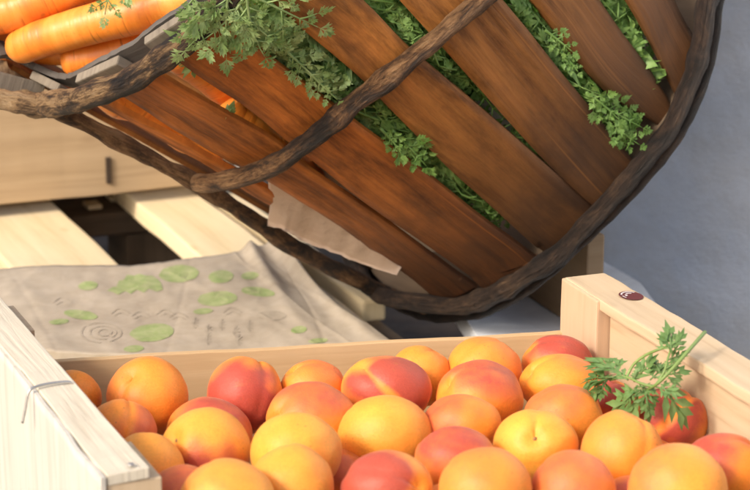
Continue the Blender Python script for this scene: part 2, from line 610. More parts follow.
# ------------------------------------------------------------------ the setting
g = newbm()
bmesh.ops.create_grid(g, x_segments=2, y_segments=2, size=12, matrix=Matrix.Translation((0, 6, -.135)))
M_pave = plain('pale_paving', (.30, .26, .21), .9, 0, 6, (.40, .355, .29), .3)
go = link('ground', g, M_pave)
go['kind'] = 'structure'
go['label'] = 'pale worn paving of the market place'
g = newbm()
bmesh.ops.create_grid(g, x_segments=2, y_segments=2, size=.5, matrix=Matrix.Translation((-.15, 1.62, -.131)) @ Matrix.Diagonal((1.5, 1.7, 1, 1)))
go = link('shade_sheet', g, M_shade)  # dark sheet added over the paving to keep the pallet gaps dark
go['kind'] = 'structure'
go['label'] = 'dark added sheet for the shade under the wooden pallet'

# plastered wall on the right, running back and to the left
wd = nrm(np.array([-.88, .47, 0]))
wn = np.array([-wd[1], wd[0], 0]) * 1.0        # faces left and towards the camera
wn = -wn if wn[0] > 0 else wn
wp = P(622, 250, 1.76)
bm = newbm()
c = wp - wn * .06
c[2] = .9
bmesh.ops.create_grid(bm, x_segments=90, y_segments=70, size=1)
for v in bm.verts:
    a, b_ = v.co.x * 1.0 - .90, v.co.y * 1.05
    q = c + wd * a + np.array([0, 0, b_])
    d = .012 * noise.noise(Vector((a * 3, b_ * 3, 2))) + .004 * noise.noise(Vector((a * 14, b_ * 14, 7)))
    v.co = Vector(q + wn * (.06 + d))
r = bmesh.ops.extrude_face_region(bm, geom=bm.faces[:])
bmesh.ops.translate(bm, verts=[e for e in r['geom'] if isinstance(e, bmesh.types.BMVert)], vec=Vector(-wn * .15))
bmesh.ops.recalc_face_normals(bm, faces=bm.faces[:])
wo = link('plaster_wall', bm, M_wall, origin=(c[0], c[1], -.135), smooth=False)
tag(wo, 'pale white plastered wall tinted skylight blue behind the basket and the fruit crate', 'wall')

# pallet --------------------------------------------------------------------
pd = PZ(57, 205, 0) - PZ(110, 256, 0)
pd = nrm(pd + nrm(PZ(135, 200, 0) - PZ(194, 249, 0)) * np.linalg.norm(pd))
pn = np.array([pd[1], -pd[0], 0])              # to the right


def off(px, py):
    return float(np.dot(PZ(px, py, 0), pn))


def along(px, py):
    return float(np.dot(PZ(px, py, 0), pd))


pal = thing('wooden_pallet', 'pale pine pallet with gapped boards under the paper bag and the crates', 'pallet', (-.1, 1.5, -.135))
e1a, e1b = off(6, 262), off(57, 205)
e2a, e2b = off(165, 226), off(236, 222)
e3a, e3b = off(292, 247), off(388, 297)
w12 = e2b - e1b
TB = .018
edges = [(e1a - w12, e1b - w12, 2.1), (e1a, e1b, 2.1), (e2a, e2b, 2.1), (e3a, e3b, 2.1)]
near = .95
for i, (a, b_, far) in enumerate(edges):
    bm = newbm()
    nr = near
    if i == 3:
        nr = along(368, 298)
    board(bm, pn * (a + b_) / 2 + pd * (nr + far) / 2 + np.array([0, 0, -TB / 2 - (.002 if i == 3 else 0)]), pd, pn, (0, 0, 1), far - nr, b_ - a, TB, .0025, .0012, 24, i)
    link('deck_board', bm, M_pallet, pal)
for k, z in ((0, -.06), (1, -.125)):
    for t in (1.0, 1.42, 1.86):
        bm = newbm()
        board(bm, pn * (edges[0][0] + edges[3][1]) / 2 + pd * (t + .02 * k) + np.array([0, 0, z + (.03 if k == 0 else 0)]), pn, pd, (0, 0, 1),
              edges[3][1] - edges[0][0] - .01, .085 if k else .07, .018 if k else .022, .002, .001, 8, t)
        link('cross_board', bm, M_under, pal)
for t in (1.0, 1.42, 1.86):
    for e in edges:
        bm = newbm()
        board(bm, pn * (e[0] + e[1]) / 2 + pd * t + np.array([0, 0, -.079]), pd, pn, (0, 0, 1), .07, .06, .074, .002)
        link('spacer_block', bm, M_under, pal)

for px, py, w, lab in ((93, 211, .013, 'small pale wood chip in the pallet gap, the nearer of two'),
                       (115, 203, .013, 'small pale wood chip in the pallet gap, tucked against the back crate')):
    bm = newbm()
    p = PZ(px, py, -.022)
    board(bm, p + np.array([0, 0, .006]), pd, pn, (0, 0, 1), .02, w, .004, .0008, .001, 3, px)
    o = link('wood_chip', bm, M_pallet, origin=p)
    tag(o, lab, 'wood chip', 'wood chips in the pallet gap')

# back crate ------------------------------------------------------------------
zc = .012
A, B = PZ(-110, 216, zc), PZ(232, 181.5, zc)
bx = nrm(B - A)
by = np.array([-bx[1], bx[0], 0])
bl = np.linalg.norm(B - A)
bc = thing('wooden_crate', 'pale wooden crate standing behind the basket on the pallet', 'crate', (A + B) / 2 - np.array([0, 0, zc]))
H2 = .135


def bcboard(name, u, v, z, lu, lv, lw, axis='u', mat=M_backcrate, seed=0, bev=.0012):
    bm = newbm()
    cc = A + bx * u + by * v
    cc[2] = z
    ax = {'u': (bx, by, (0, 0, 1), lu, lv, lw), 'v': (by, bx, (0, 0, 1), lv, lu, lw), 'z': ((0, 0, 1), bx, by, lw, lu, lv)}[axis]
    board(bm, cc, *ax, bev, .0008, 10, seed)
    return link(name, bm, mat, bc)


# grain runs along the panel; the face is u x z, so the second axis must be vertical
def bcpanel(name, v, z, lw, seed):
    bm = newbm()
    cc = A + bx * bl / 2 + by * v
    cc[2] = z
    board(bm, cc, bx, (0, 0, 1), by, bl, lw, .006, .001, .0012, 16, seed)
    return link(name, bm, M_backcrate, bc)


front = bcpanel('side_panel', .003, zc + H2 / 2, H2, 1)
bcpanel('side_panel', .27, zc + H2 / 2, H2, 2)
for u in (.0, bl):
    for v in (.02, .253):
        bcboard('corner_post', u + (.018 if u == 0 else -.018), v, H2 / 2 + .0115, .03, .026, H2 + .02, 'z', seed=u + v)
for u in (-.003, bl + .003):
    bm = newbm()
    cc = A + bx * u + by * .136
    cc[2] = .08
    board(bm, cc, by, (0, 0, 1), bx, .258, .12, .006, .001, .001, 8, 5)
    link('end_panel', bm, M_backcrate, bc)
bcboard('bottom_board', bl / 2, .136, .026, bl - .05, .2, .006)
bm = newbm()
p0, p1 = PZ(109, 196, zc), None
sp = A + bx * np.dot(PZ(109, 194, zc) - A, bx) - by * .0012
sp[2] = zc + .022
board(bm, sp, (0, 0, 1), bx, by, .024, .0045, .0022, .0004)
link('split', bm, M_dark, front)

# pale sheet on the right and the tan plank ---------------------------------------
bm = newbm()
poly = [(452, 300), (486, 352), (690, 352), (640, 285), (600, 262), (520, 262)]
pp = [PZ(x, y, .0) for x, y in poly]
vs = [bm.verts.new(Vector(p) + Vector((0, 0, .002))) for p in pp]
f = bm.faces.new(vs)
bmesh.ops.recalc_face_normals(bm, faces=bm.faces[:])
if f.normal.z < 0:
    f.normal_flip()
r = bmesh.ops.extrude_face_region(bm, geom=bm.faces[:])
bmesh.ops.translate(bm, verts=[e for e in r['geom'] if isinstance(e, bmesh.types.BMVert)], vec=(0, 0, -.016))
bmesh.ops.recalc_face_normals(bm, faces=bm.faces[:])
o = link('painted_board', bm, M_sheet, origin=pp[0])
tag(o, 'pale bluish white board lying flat under the tip of the basket', 'board')

a, b_ = PZ(470, 259, .003), PZ(585, 334, .003)
bm = newbm()
d = nrm(b_ - a)
pe = np.array([-d[1], d[0], 0])
pe = pe if pe[1] > 0 else -pe
board(bm, (a + b_) / 2 + pe * .007 + np.array([0, 0, .037]), d, (0, 0, 1), pe, np.linalg.norm(b_ - a), .074, .014, .0015, .001, 10, 4)
o = link('tan_plank', bm, M_plank, origin=(a + b_) / 2)
tag(o, 'shaded tan wooden plank on edge between basket tip and crate corner', 'plank')

# printed paper bag ----------------------------------------------------------------
bag = newbm()
bl_front = [(-60, 352), (0, 350), (60, 352), (130, 352), (200, 352), (280, 350), (350, 347), (398, 342)]
bl_back = [(-70, 272), (0, 266), (60, 262.5), (130, 262), (180, 257), (232, 249), (262, 243), (284, 238)]


CREASE = ((.12, .25, .0016, .012), (.22, -.12, -.0014, .010), (.36, .4, .0018, .010), (.47, -.5, .0013, .008), (.55, .1, -.0016, .010),
          (.66, -.3, .0022, .011), (.73, .25, .0016, .008), (.80, -.15, .003, .010), (.87, .12, -.0025, .010), (.905, -.2, .003, .009), (.30, 1.1, .0012, .010), (.62, 1.3, -.0012, .010))


def bagz(u, v):
    z = .010 + .003 * noise.noise(Vector((u * 4, v * 3, 1.5))) + .0011 * noise.noise(Vector((u * 11, v * 5, 4.5)))
    z += .0006 * noise.noise(Vector((u * 30, v * 12, 9.5)))
    for c0, sl, h_, w_ in CREASE:
        z += .22 * h_ * max(0, 1 - abs(u - c0 - sl * (v - .5)) / w_) ** 1.5
    # right end of the bag is folded and lifts in a ridge towards its back corner
    z += .019 * math.exp(-((u - .95) / .036) ** 2) * (.12 + .88 * v ** 2)
    z += .007 * math.exp(-((u - .80) / .03) ** 2) * v
    z -= .004 * max(0, (u - .985) / .015)
    return z


ub = np.linspace(0, 1, 8)


def bagpt(u, v, dz=0.0):
    pull = 16 * 4 * v * (1 - v) * u ** 8          # the right edge is drawn in
    fx = [np.interp(u, ub, [p[0] for p in bl_front]), np.interp(u, ub, [p[1] for p in bl_front])]
    bxk = [np.interp(u, ub, [p[0] for p in bl_back]), np.interp(u, ub, [p[1] for p in bl_back])]
    pf, pb = PZ(fx[0] - pull, fx[1], .012), PZ(bxk[0] - pull, bxk[1], .012)
    q = pf * (1 - v) + pb * v
    q[2] = bagz(u, v) + dz
    return q


NU, NV = 220, 40
top = [[bag.verts.new(Vector(bagpt(i / NU, j / NV))) for j in range(NV + 1)] for i in range(NU + 1)]
for i in range(NU):
    for j in range(NV):
        bag.faces.new((top[i][j], top[i + 1][j], top[i + 1][j + 1], top[i][j + 1])).smooth = True
bot = [[None] * (NV + 1) for _ in range(NU + 1)]
for i in range(NU + 1):
    for j in (list(range(NV + 1)) if i in (0, NU) else [0, NV]):
        q = bagpt(i / NU, j / NV)
        bot[i][j] = bag.verts.new((q[0], q[1], max(.0015, q[2] - .007)))
for i in range(NU):
    for j in (0, NV):
        q = (top[i][j], bot[i][j], bot[i + 1][j], top[i + 1][j])
        bag.faces.new(q if j == 0 else q[::-1])
for j in range(NV):
    for i in (0, NU):
        q = (top[i][j], top[i][j + 1], bot[i][j + 1], bot[i][j])
        bag.faces.new(q if i == 0 else q[::-1])
loop = [bot[i][0] for i in range(NU + 1)] + [bot[NU][j] for j in range(1, NV + 1)] + [bot[i][NV] for i in range(NU - 1, -1, -1)] + [bot[0][j] for j in range(NV - 1, 0, -1)]
bag.faces.new(loop[::-1])

# printed leaves: faces of the bag's own mesh, 0.5 mm proud, following its waves


def bag_uv(px, py):
    best = None
    lo_u, hi_u, lo_v, hi_v = 0, 1, 0, 1
    for it in range(7):
        us = np.linspace(lo_u, hi_u, 9)
        vs = np.linspace(lo_v, hi_v, 9)
        bd = 1e9
        for u in us:
            for v in vs:
                q = bagpt(u, v) - CAM
                s = q @ FWD
                x, y = 375 + F * (q @ RGT) / s, 245 - F * (q @ UPV) / s
                dd = (x - px) ** 2 + (y - py) ** 2
                if dd < bd:
                    bd, best = dd, (u, v)
        wu, wv = (hi_u - lo_u) * .2, (hi_v - lo_v) * .2
        lo_u, hi_u = max(0, best[0] - wu), min(1, best[0] + wu)
        lo_v, hi_v = max(0, best[1] - wv), min(1, best[1] + wv)
    return best


def bag_print(outline_px, mat_index, dz=.0003):
    uvs = [bag_uv(*p) for p in outline_px]
    cu, cv = np.mean([a for a, _ in uvs]), np.mean([b for _, b in uvs])
    n = len(uvs)
    rings = []
    for k in range(1, 5):
        t = k / 4
        rings.append([bag.verts.new(Vector(bagpt(cu + (a - cu) * t, cv + (b - cv) * t, dz))) for a, b in uvs])
    cen = bag.verts.new(Vector(bagpt(cu, cv, dz)))
    new = []
    for i in range(n):
        j = (i + 1) % n
        new.append(bag.faces.new((cen, rings[0][i], rings[0][j])))
        for k in range(3):
            new.append(bag.faces.new((rings[k][i], rings[k + 1][i], rings[k + 1][j], rings[k][j])))
    for f in new:
        f.material_index = mat_index
        f.normal_update()
        if f.normal.z < 0:
            f.normal_flip()


def bag_line(pts, w, mat_index, dz=.0003):
    uvs = [bag_uv(*p) for p in smooth_path(pts, max(3, len(pts) * 3))]
    q = [bagpt(u, v, dz) for u, v in uvs]
    prev = None
    for i in range(len(q)):
        t = nrm(q[min(i + 1, len(q) - 1)] - q[max(i - 1, 0)])
        n = nrm(np.cross((0, 0, 1), t)) * w
        a = (bag.verts.new(Vector(q[i] + n)), bag.verts.new(Vector(q[i] - n)))
        if prev:
            f = bag.faces.new((prev[0], prev[1], a[1], a[0]))
            f.material_index = mat_index
            f.normal_update()
            if f.normal.z < 0:
                f.normal_flip()
        prev = a


def oval(cx, cy, rx, ry, n=18, rot=0., jag=.04):
    out = []
    for k in range(n):
        a = 2 * math.pi * k / n
        r = 1 + jag * random.uniform(-1, 1)
        x, y = rx * r * math.cos(a), ry * r * math.sin(a)
        out.append((cx + x * math.cos(rot) - y * math.sin(rot), cy + x * math.sin(rot) + y * math.cos(rot)))
    return out


for o in ((88, 286, 10, 4.6), (179, 274, 20, 8.8), (221, 277, 12.5, 6.5), (250, 276, 9, 3.8), (217, 299, 20, 7.5), (258, 292, 17, 4.6),
          (81, 315, 17, 4.6), (59, 322, 10, 2.8), (152, 333, 22, 9), (134, 349, 10, 3.4), (299, 330, 8, 3.6), (203, 311.5, 10, 2.8), (318, 341, 10, 2.4)):
    bag_print(oval(*o, rot=(.12 if o[0] in (81, 258) else -.08)), 1)
# the big serrated leaf and its tip
bag_print([(107, 291), (113, 287), (116, 288), (119, 281), (124, 280), (127, 275), (134, 276), (139, 274), (146, 276), (153, 276), (158, 280),
           (161, 283), (163, 290), (157, 292), (150, 288), (144, 293), (137, 290), (131, 294), (124, 291), (118, 295), (112, 292)], 1)
# grey line drawings
bag_print(oval(271, 316, 15, 5), 2)
for k in (1., .66, .34):
    bag_line([(101 + 20 * k * math.cos(t) + (1 - k) * 5, 333 + 10 * k * math.sin(t)) for t in np.linspace(.6 + k, 6.4 + k, 9)], .0008, 2)
for x, y in ((192, 324), (205, 331), (219, 326), (233, 333), (247, 327), (205, 340), (236, 341)):
    for a in (-.5, 0, .5, .95, -.95):
        bag_line([(x, y), (x + 9 * math.cos(a) - 2, y - 7 * math.sin(a) - 1)], .0007, 2)
for x, y in ((120, 312), (140, 315), (165, 313), (178, 316), (62, 301), (232, 311)):
    bag_line([(x - 9, y + 2), (x - 2, y - 3), (x + 6, y - 1), (x + 10, y + 2)], .0007, 2)
    bag_line([(x - 6, y + 4), (x + 1, y + 1), (x + 8, y + 4)], .0006, 2)
bo = link('paper_bag', bag, [M_bag, M_print, M_printg], origin=bagpt(.5, .5) * np.array([1, 1, 0]))
tag(bo, 'crumpled brown paper bag printed with green leaves lying on the pallet', 'paper bag')

# ------------------------------------------------------------------ apricot crate
ZR = .120                        # top of the end rails
ZB = .085                        # top of the long sides
CB = .004
cr_loc = PZ(300, 420, 0)
cr_loc[2] = CB
crate = thing('fruit_crate', 'shallow pale wooden crate full of apricots with wire stapled white end', 'crate', cr_loc)
Lb, Lf = PZ(2, 296, ZR), PZ(148, 466, ZR)         # inner top edge of the left end, back and front
Rb = PZ(564, 276.5, ZR)
ld = nrm(Lf - Lb)
Rf = PZ(742, 389, ZR)
rd = nrm(Rf - Rb)
LL = np.linalg.norm(Lf - Lb)
Rf = Rb + rd * LL
Bl, Br = PZ(40, 363.2, ZB), PZ(562, 333, ZB)
bd = nrm(Br - Bl)
# extend the back wall to the line of the left end
Bl = Bl - bd * .06


def perp(d, side):
    n = np.array([-d[1], d[0], 0])
    return n if np.dot(n, side) > 0 else -n


UP = np.array([0, 0, 1.0])
# back wall: a thin veneer panel, slightly bowed
bm = newbm()
pb = perp(bd, np.array([0, 1, 0]))
board(bm, (Bl + Br) / 2 + pb * .0025 - UP * (ZB - CB) / 2 + UP * .0, bd, UP, pb, np.linalg.norm(Br - Bl) + .004, ZB - CB, .005, .0006, .0012, 30, 3)
link('back_panel', bm, M_panel, crate)
# front wall (below the frame of the photo)
bm = newbm()
fa, fb = Lf.copy(), Rf.copy()
fa[2] = fb[2] = CB + (ZB - CB) / 2
fd = nrm(fb - fa)
board(bm, (fa + fb) / 2 - perp(fd, np.array([0, 1, 0])) * .006, fd, UP, perp(fd, np.array([0, 1, 0])), np.linalg.norm(fb - fa) + .04, ZB - CB, .005, .0006, .001, 20, 6)
link('front_panel', bm, M_panel, crate)
# bottom
bm = newbm()
q = [Lb, Rb, Rf, Lf]
vs = [bm.verts.new((x[0], x[1], CB + .001)) for x in q]
fbot = bm.faces.new(vs)
r = bmesh.ops.extrude_face_region(bm, geom=[fbot])
bmesh.ops.translate(bm, verts=[e for e in r['geom'] if isinstance(e, bmesh.types.BMVert)], vec=(0, 0, .005))
bmesh.ops.recalc_face_normals(bm, faces=bm.faces[:])
link('bottom_panel', bm, M_panel, crate)

# right end: corner post, top rail, recessed panel
ro = perp(rd, np.array([1, 0, 0]))
RW = .027
bm = newbm()
board(bm, (Rb + Rf) / 2 + ro * (RW / 2 + .0004) - UP * .0035, rd, ro, UP, LL, RW, .007, .0012, .0012, 24, 11)
link('end_rail', bm, M_pale, crate)
PWid = .050
for base, sgn in ((Rb, 1), (Rf, -1)):
    bm = newbm()
    h = ZR - .0009 - CB
    cc = base + rd * sgn * (PWid / 2 - .0012) + ro * .0088
    cc[2] = CB + h / 2
    board(bm, cc, UP, rd, ro, h, PWid, .0205, .0012, .0006, 6, 12)
    link('corner_post', bm, M_endpost, crate)
bm = newbm()
cc = (Rb + Rf) / 2 + ro * .0095
hp = ZR - .0076 - CB
cc[2] = CB + hp / 2
board(bm, cc, rd, UP, ro, LL - 2 * PWid, hp, .006, .0006, .0008, 16, 13)
link('end_panel', bm, M_pale, crate)
# fruit sticker on the rail: a dark red oval with white arcs
bm = newbm()
sc = PZ(631, 295.5, ZR + .0008)
rxs, rys = .0088, .0068
for mi, (r0, r1, a0, a1, dz) in enumerate(((0, 1.0, 0, 2 * math.pi, 0), (.70, .84, 2.2, 4.3, .0002), (.38, .54, 2.5, 3.6, .0002), (.3, .5, 4.0, 4.8, .0002), (.70, .82, 4.6, 5.2, .0002))):
    n = 28
    for k in range(n):
        t0, t1 = a0 + (a1 - a0) * k / n, a0 + (a1 - a0) * (k + 1) / n
        q = [sc + rd * rxs * rr * math.cos(t) + ro * rys * rr * math.sin(t) + UP * dz for rr, t in ((r0 + 1e-4, t0), (r1, t0), (r1, t1), (r0 + 1e-4, t1))]
        fce = bm.faces.new([bm.verts.new(Vector(x)) for x in q])
        fce.normal_update()
        if fce.normal.z < 0:
            fce.normal_flip()
        fce.material_index = 0 if mi == 0 else 1
link('sticker', bm, [M_sticker_red, M_sticker_white], crate)

# left end: white rail with torn edges, post with its end grain, outer veneer and the staple
lo = perp(ld, np.array([-1, 0, 0]))
LW = .0205
bm = newbm()
board(bm, (Lb + Lf) / 2 + lo * LW / 2 - UP * .0028, ld, lo, UP, LL + .002, LW, .0056, .0007, .0022, 46, 21)
lrail = link('end_rail', bm, M_white, crate)
PWl = .05
for base, sgn in ((Lb, 1), (Lf, -1)):
    bm = newbm()
    h = ZR - .0066 - CB
    cc = base + ld * sgn * PWl / 2 + lo * .0065
    cc[2] = CB + h / 2
    board(bm, cc, UP, ld, lo, h, PWl, .0265, .0009, .0008, 8, 22)
    link('corner_post', bm, M_pale, crate)
bm = newbm()
cc = (Lb + Lf) / 2 + lo * .0125
cc[2] = CB + hp / 2
board(bm, cc, ld, UP, lo, LL - 2 * PWl, hp, .006, .0006, .0008, 16, 23)
link('end_panel', bm, M_pale, crate)
# outer veneer: nailed on the outside, top edge dips and bulges away from the rail
bm = newbm()
uvl = bm.loops.layers.uv.verify()
nu, nv = 60, 20
vo_ = []
for side in (0, 1):
    gridv = []
    for i in range(nu + 1):
        row = []
        for j in range(nv + 1):
            u, v = i / nu, j / nv
            p = Lb + ld * (LL + .001) * u
            bulge = .0003 + v * (.0013 * math.exp(-((u - .17) / .06) ** 2) + .0013 * math.exp(-((u - .86) / .05) ** 2)) + .0003 * noise.noise(Vector((u * 9, v * 3, 3.3)))
            ztop = ZR - .0010 + .0008 * noise.noise(Vector((u * 15, 1.1, 0))) - .001 * u
            p = p + lo * (LW + bulge + (.0022 if side else 0))
            p[2] = CB + (ztop - CB) * v
            row.append(bm.verts.new(Vector(p)))
        gridv.append(row)
    vo_.append(gridv)
    for i in range(nu):
        for j in range(nv):
            fc = (gridv[i][j], gridv[i + 1][j], gridv[i + 1][j + 1], gridv[i][j + 1])
            f_ = bm.faces.new(fc)
            f_.smooth = True
for i in range(nu):
    for j in (0, nv):
        bm.faces.new((vo_[0][i][j], vo_[0][i + 1][j], vo_[1][i + 1][j], vo_[1][i][j]))
for j in range(nv):
    for i in (0, nu):
        bm.faces.new((vo_[0][i][j], vo_[0][i][j + 1], vo_[1][i][j + 1], vo_[1][i][j]))
bmesh.ops.recalc_face_normals(bm, faces=bm.faces[:])
for f_ in bm.faces:
    for l in f_.loops:
        p = np.array(l.vert.co)
        l[uvl].uv = (p[2] * 1.0, float(np.dot(p, ld)) )
link('outer_veneer', bm, M_whitep, crate)
# staple: over the rail, down the veneer
s0 = PZ(71, 382, ZR + .0012)
s1 = PZ(50, 383.5, ZR + .0016)
s2 = PZ(34, 387.5, ZR + .0012)
s2b = P(28.5, 393, np.dot(s2 - CAM, FWD) - .001)
s3 = P(22.5, 423, np.dot(s2 - CAM, FWD) + .0015)
bm = newbm()
tube(bm, smooth_path([s0 - UP * .003, s0 + (s1 - s0) * .06, s1, s2, s2b, (s2b + s3) / 2, s3], 40), .00075, 10)
link('staple', bm, M_wire, crate, smooth=True)
bm = newbm()
kp = PZ(131, 465, ZR + .0006)
tube(bm, [kp, kp + UP * .0007], .0016, 10)
link('nail_head', bm, M_wire, crate)

# ------------------------------------------------------------------ apricots
# cx, cy, rx, ry (photo px), ripe, blush amount, blush dir, stem dir, suture dir, clear suture, label, scar
V = lambda *a: np.array(a, float)
AP = [
 (148, 397, 41, 40, .75, .50, V(-.9, -.3, .4), V(-.35, .62, .7), V(-.6, -.1, .8), 0, 'orange apricot with a deep stem dimple against the back panel at left', 0),
 (71, 399, 31, 29, .9, .3, V(-.5, -.8, .3), V(-.4, .6, -.6), V(.3, .1, .9), 0, 'orange apricot half hidden behind the white rail near the staple', 0),
 (121, 432, 36, 33, .95, .75, V(.9, -.2, .5), V(0, -.7, .5), V(.35, .25, .9), 1, 'two lobed orange and red apricot beside the white rail', 0),
 (146, 474, 39, 42, .35, .3, V(-.3, -.6, .5), V(-.2, .8, -.4), V(-.8, .2, .5), 0, 'dull yellow apricot touching the end of the white rail', 0),
 (208, 437, 44, 40, .85, .85, V(.2, .6, .5), V(-.8, .2, .2), V(.1, .8, .6), 0, 'coral apricot mostly hidden behind a yellow one with a crimson cheek', 0),
 (206, 451, 45, 43, .12, 1.05, V(.05, -.86, .42), V(-.72, .34, .62), V(-.3, -.5, .7), 0, 'yellow apricot with a crimson lower cheek and a brown stem scar', 1),
 (227, 503, 49, 44, .3, .35, V(-.7, .3, .5), V(.3, -.8, -.4), V(-.2, .5, -.8), 0, 'golden apricot cut by the lower picture edge, nearest the white rail end', 0),
 (245, 395, 38, 40, .9, 1.15, V(-.1, -.1, .9), V(.25, .9, -.1), V(.55, .1, .8), 0, 'tall rosy pink apricot with an orange crease, standing near the back panel', 0),
 (313, 388, 33, 28, .8, .55, V(.5, .8, .2), V(-.6, .6, .2), V(.2, .9, .3), 0, 'small orange apricot wedged at the back panel beside the rosy pink one', 0),
 (311, 418, 45, 36, .8, .72, V(.1, .88, .25), V(-.82, -.1, .56), V(-.1, .9, .4), 0, 'orange apricot with red top and brown stem scar on its left tip', 1),
 (296, 453, 46, 41, .1, .40, V(.75, -.65, .2), V(.2, -.8, -.3), V(.8, .2, -.6), 0, 'lemon yellow apricot in front of the one with a scarred left tip', 0),
 (292, 489, 43, 45, .3, .22, V(.8, -.3, .4), V(.2, -.8, -.4), V(.3, .3, -.9), 0, 'smooth golden yellow apricot at the lower picture edge, below the lemon one', 0),
 (386, 390, 46, 35, .35, 1.30, V(.3, .25, .85), V(-.55, .72, .35), V(.10, -.05, .99), 1, 'crimson apricot split by a yellow crease running down its face', 0),
 (420, 376, 32, 31, .6, .22, V(.3, .8, .2), V(.5, .8, 0), V(-.2, .6, .7), 0, 'golden orange apricot peeping out behind the crimson creased one', 0),
 (484, 370, 38, 34, .7, .42, V(.4, .8, .1), V(.6, .7, -.1), V(-.2, .8, .5), 0, 'plain dull orange apricot against the back panel, right of middle', 0),
 (480, 398, 44, 38, .75, .85, V(.15, .9, .15), V(-.7, .3, .3), V(.3, .9, .3), 0, 'orange apricot with a red crown in front of the dull orange one', 0),
 (385, 435, 48, 40, .25, .18, V(.7, -.5, .3), V(.6, -.6, -.3), V(-.5, .5, -.5), 0, 'large plain golden yellow apricot in the middle of the crate', 0),
 (462, 424, 40, 30, .85, .72, V(-.75, .45, .35), V(.8, .2, -.2), V(-.2, .9, .4), 0, 'small orange apricot with a pink left shoulder beside the large golden one', 0),
 (456, 460, 41, 34, .9, .9, V(-.1, .75, .5), V(.7, -.3, .3), V(-.3, .6, .7), 0, 'rosy pink apricot with a dark speck, at the large golden one\'s right foot', 0),
 (387, 489, 46, 39, .15, 1.15, V(-.45, .35, .75), V(.72, .12, .62), V(-.15, .55, .82), 0, 'pink apricot with a yellow right end below the large golden one', 0),
 (485, 490, 47, 43, .75, .42, V(-.4, .6, .5), V(.7, -.5, -.3), V(-.3, .5, -.8), 0, 'peach orange apricot at the lower edge before the dimpled yellow one', 0),
 (453, 517, 46, 34, .7, .35, V(-.3, .7, .5), V(.7, -.6, -.2), V(.3, .5, -.8), 0, 'apricot of which only a pale orange sliver shows at the lower edge', 0),
 (557, 363, 36, 28, 1.0, 1.1, V(.25, .75, .5), V(-.7, .5, .1), V(.2, .8, .5), 0, 'dark red apricot touching the pink corner post of the crate', 0),
 (561, 384, 42, 30, .65, .42, V(.6, .75, .1), V(-.8, .3, .3), V(.3, .9, .2), 0, 'flat golden orange apricot just below the dark red one', 0),
 (564, 418, 41, 34, .75, .62, V(-.5, .8, .3), V(.8, .3, .1), V(-.3, .9, .3), 0, 'orange apricot with a reddish top left of the green sprig\'s leaf', 0),
 (536, 445, 43, 36, .02, .12, V(.8, -.2, .4), V(-.10, .30, .95), V(.06, .99, -.2), 0, 'bright yellow apricot showing its stem dimple and a deep crease', 1),
 (573, 492, 43, 42, .75, .68, V(-.1, .4, .7), V(.6, -.5, -.5), V(-.2, .4, -.9), 0, 'peach and rose apricot at the lower edge, below the creased golden one', 0),
 (622, 453, 41, 43, .55, .35, V(-.7, .5, .3), V(.35, .85, .0), V(.42, -.1, .9), 0, 'golden orange apricot with a long shallow crease in front of the sprig', 0),
 (669, 420, 40, 33, .9, 1.15, V(-.25, .25, .85), V(.6, .7, -.1), V(.15, .4, .9), 1, 'scarlet apricot lying under the tips of the green sprig', 0),
 (724, 470, 42, 38, .85, .95, V(-.55, .72, .2), V(.7, .4, .1), V(-.3, .8, .5), 0, 'orange apricot with a purplish red shoulder against the right end panel', 0),
 (678, 490, 50, 46, .5, .55, V(-.9, .2, .2), V(.4, -.8, -.2), V(-.6, .4, -.6), 0, 'big golden apricot with a pink left cheek in the lower right', 0),
 (609, 404, 28, 26, 1.0, 1.0, V(.1, .5, .7), V(.4, .8, .1), V(-.3, .5, .8), 0, 'dark red apricot almost covered by the leaves of the green sprig', 0),
 (338, 478, 30, 30, .9, .7, V(.1, .5, .5), V(.4, .8, .1), V(-.3, .5, .8), 0, 'shadowed apricot deep in the gap between the two golden ones and the pink', 0),
 (186, 505, 44, 40, .8, .8, V(.1, .5, .5), V(.4, .8, .1), V(-.3, .5, .8), 0, 'apricot sunk low between the dull yellow one and the lower picture edge', 0),
 (632, 512, 40, 36, .8, .8, V(.1, .5, .5), V(.4, .8, .1), V(-.3, .5, .8), 0, 'red apricot sunk low left of the big golden one with pink cheek', 0),
 (650, 470, 36, 34, .9, .8, V(.1, .5, .5), V(.4, .8, .1), V(-.3, .5, .8), 0, 'apricot wedged low between the long creased one and the scarlet one', 0),
]
SUNK = {21: .045, 6: .01, 31: .02, 32: .05, 33: .045, 34: .045, 35: .04, 4: .02, 1: .01}
ss = np.array([1.222 - (a[1] - 362) * (1.222 - 1.035) / 128 for a in AP])
for k, d_ in SUNK.items():
    ss[k] += d_
s_init = ss.copy()
# settle: slide fruit along its own line of sight until none presses into another
for it in range(400):
    pos = np.array([P(a[0], a[1], s) for a, s in zip(AP, ss)])
    rad = np.array([(a[2] * .5 + a[3] * .5) / F * s * .955 for a, s in zip(AP, ss)])
    mv = np.zeros(len(AP))
    for i in range(len(AP)):
        for j in range(i + 1, len(AP)):
            d_ = np.linalg.norm(pos[i] - pos[j])
            need = rad[i] + rad[j]
            if d_ < need:
                sgn = 1 if ss[i] > ss[j] else -1
                k = (need - d_) * .3
                mv[i] += sgn * k
                mv[j] -= sgn * k
    ss += np.clip(mv, -.004, .004)
    ss += (s_init - ss) * .004
rads_dbg = [(round(float(s), 3), round(float(P(a[0], a[1], s)[2]), 3)) for a, s in zip(AP, ss)]


def smoothstep(a, b, x):
    t = np.clip((x - a) / (b - a), 0, 1)
    return t * t * (3 - 2 * t)


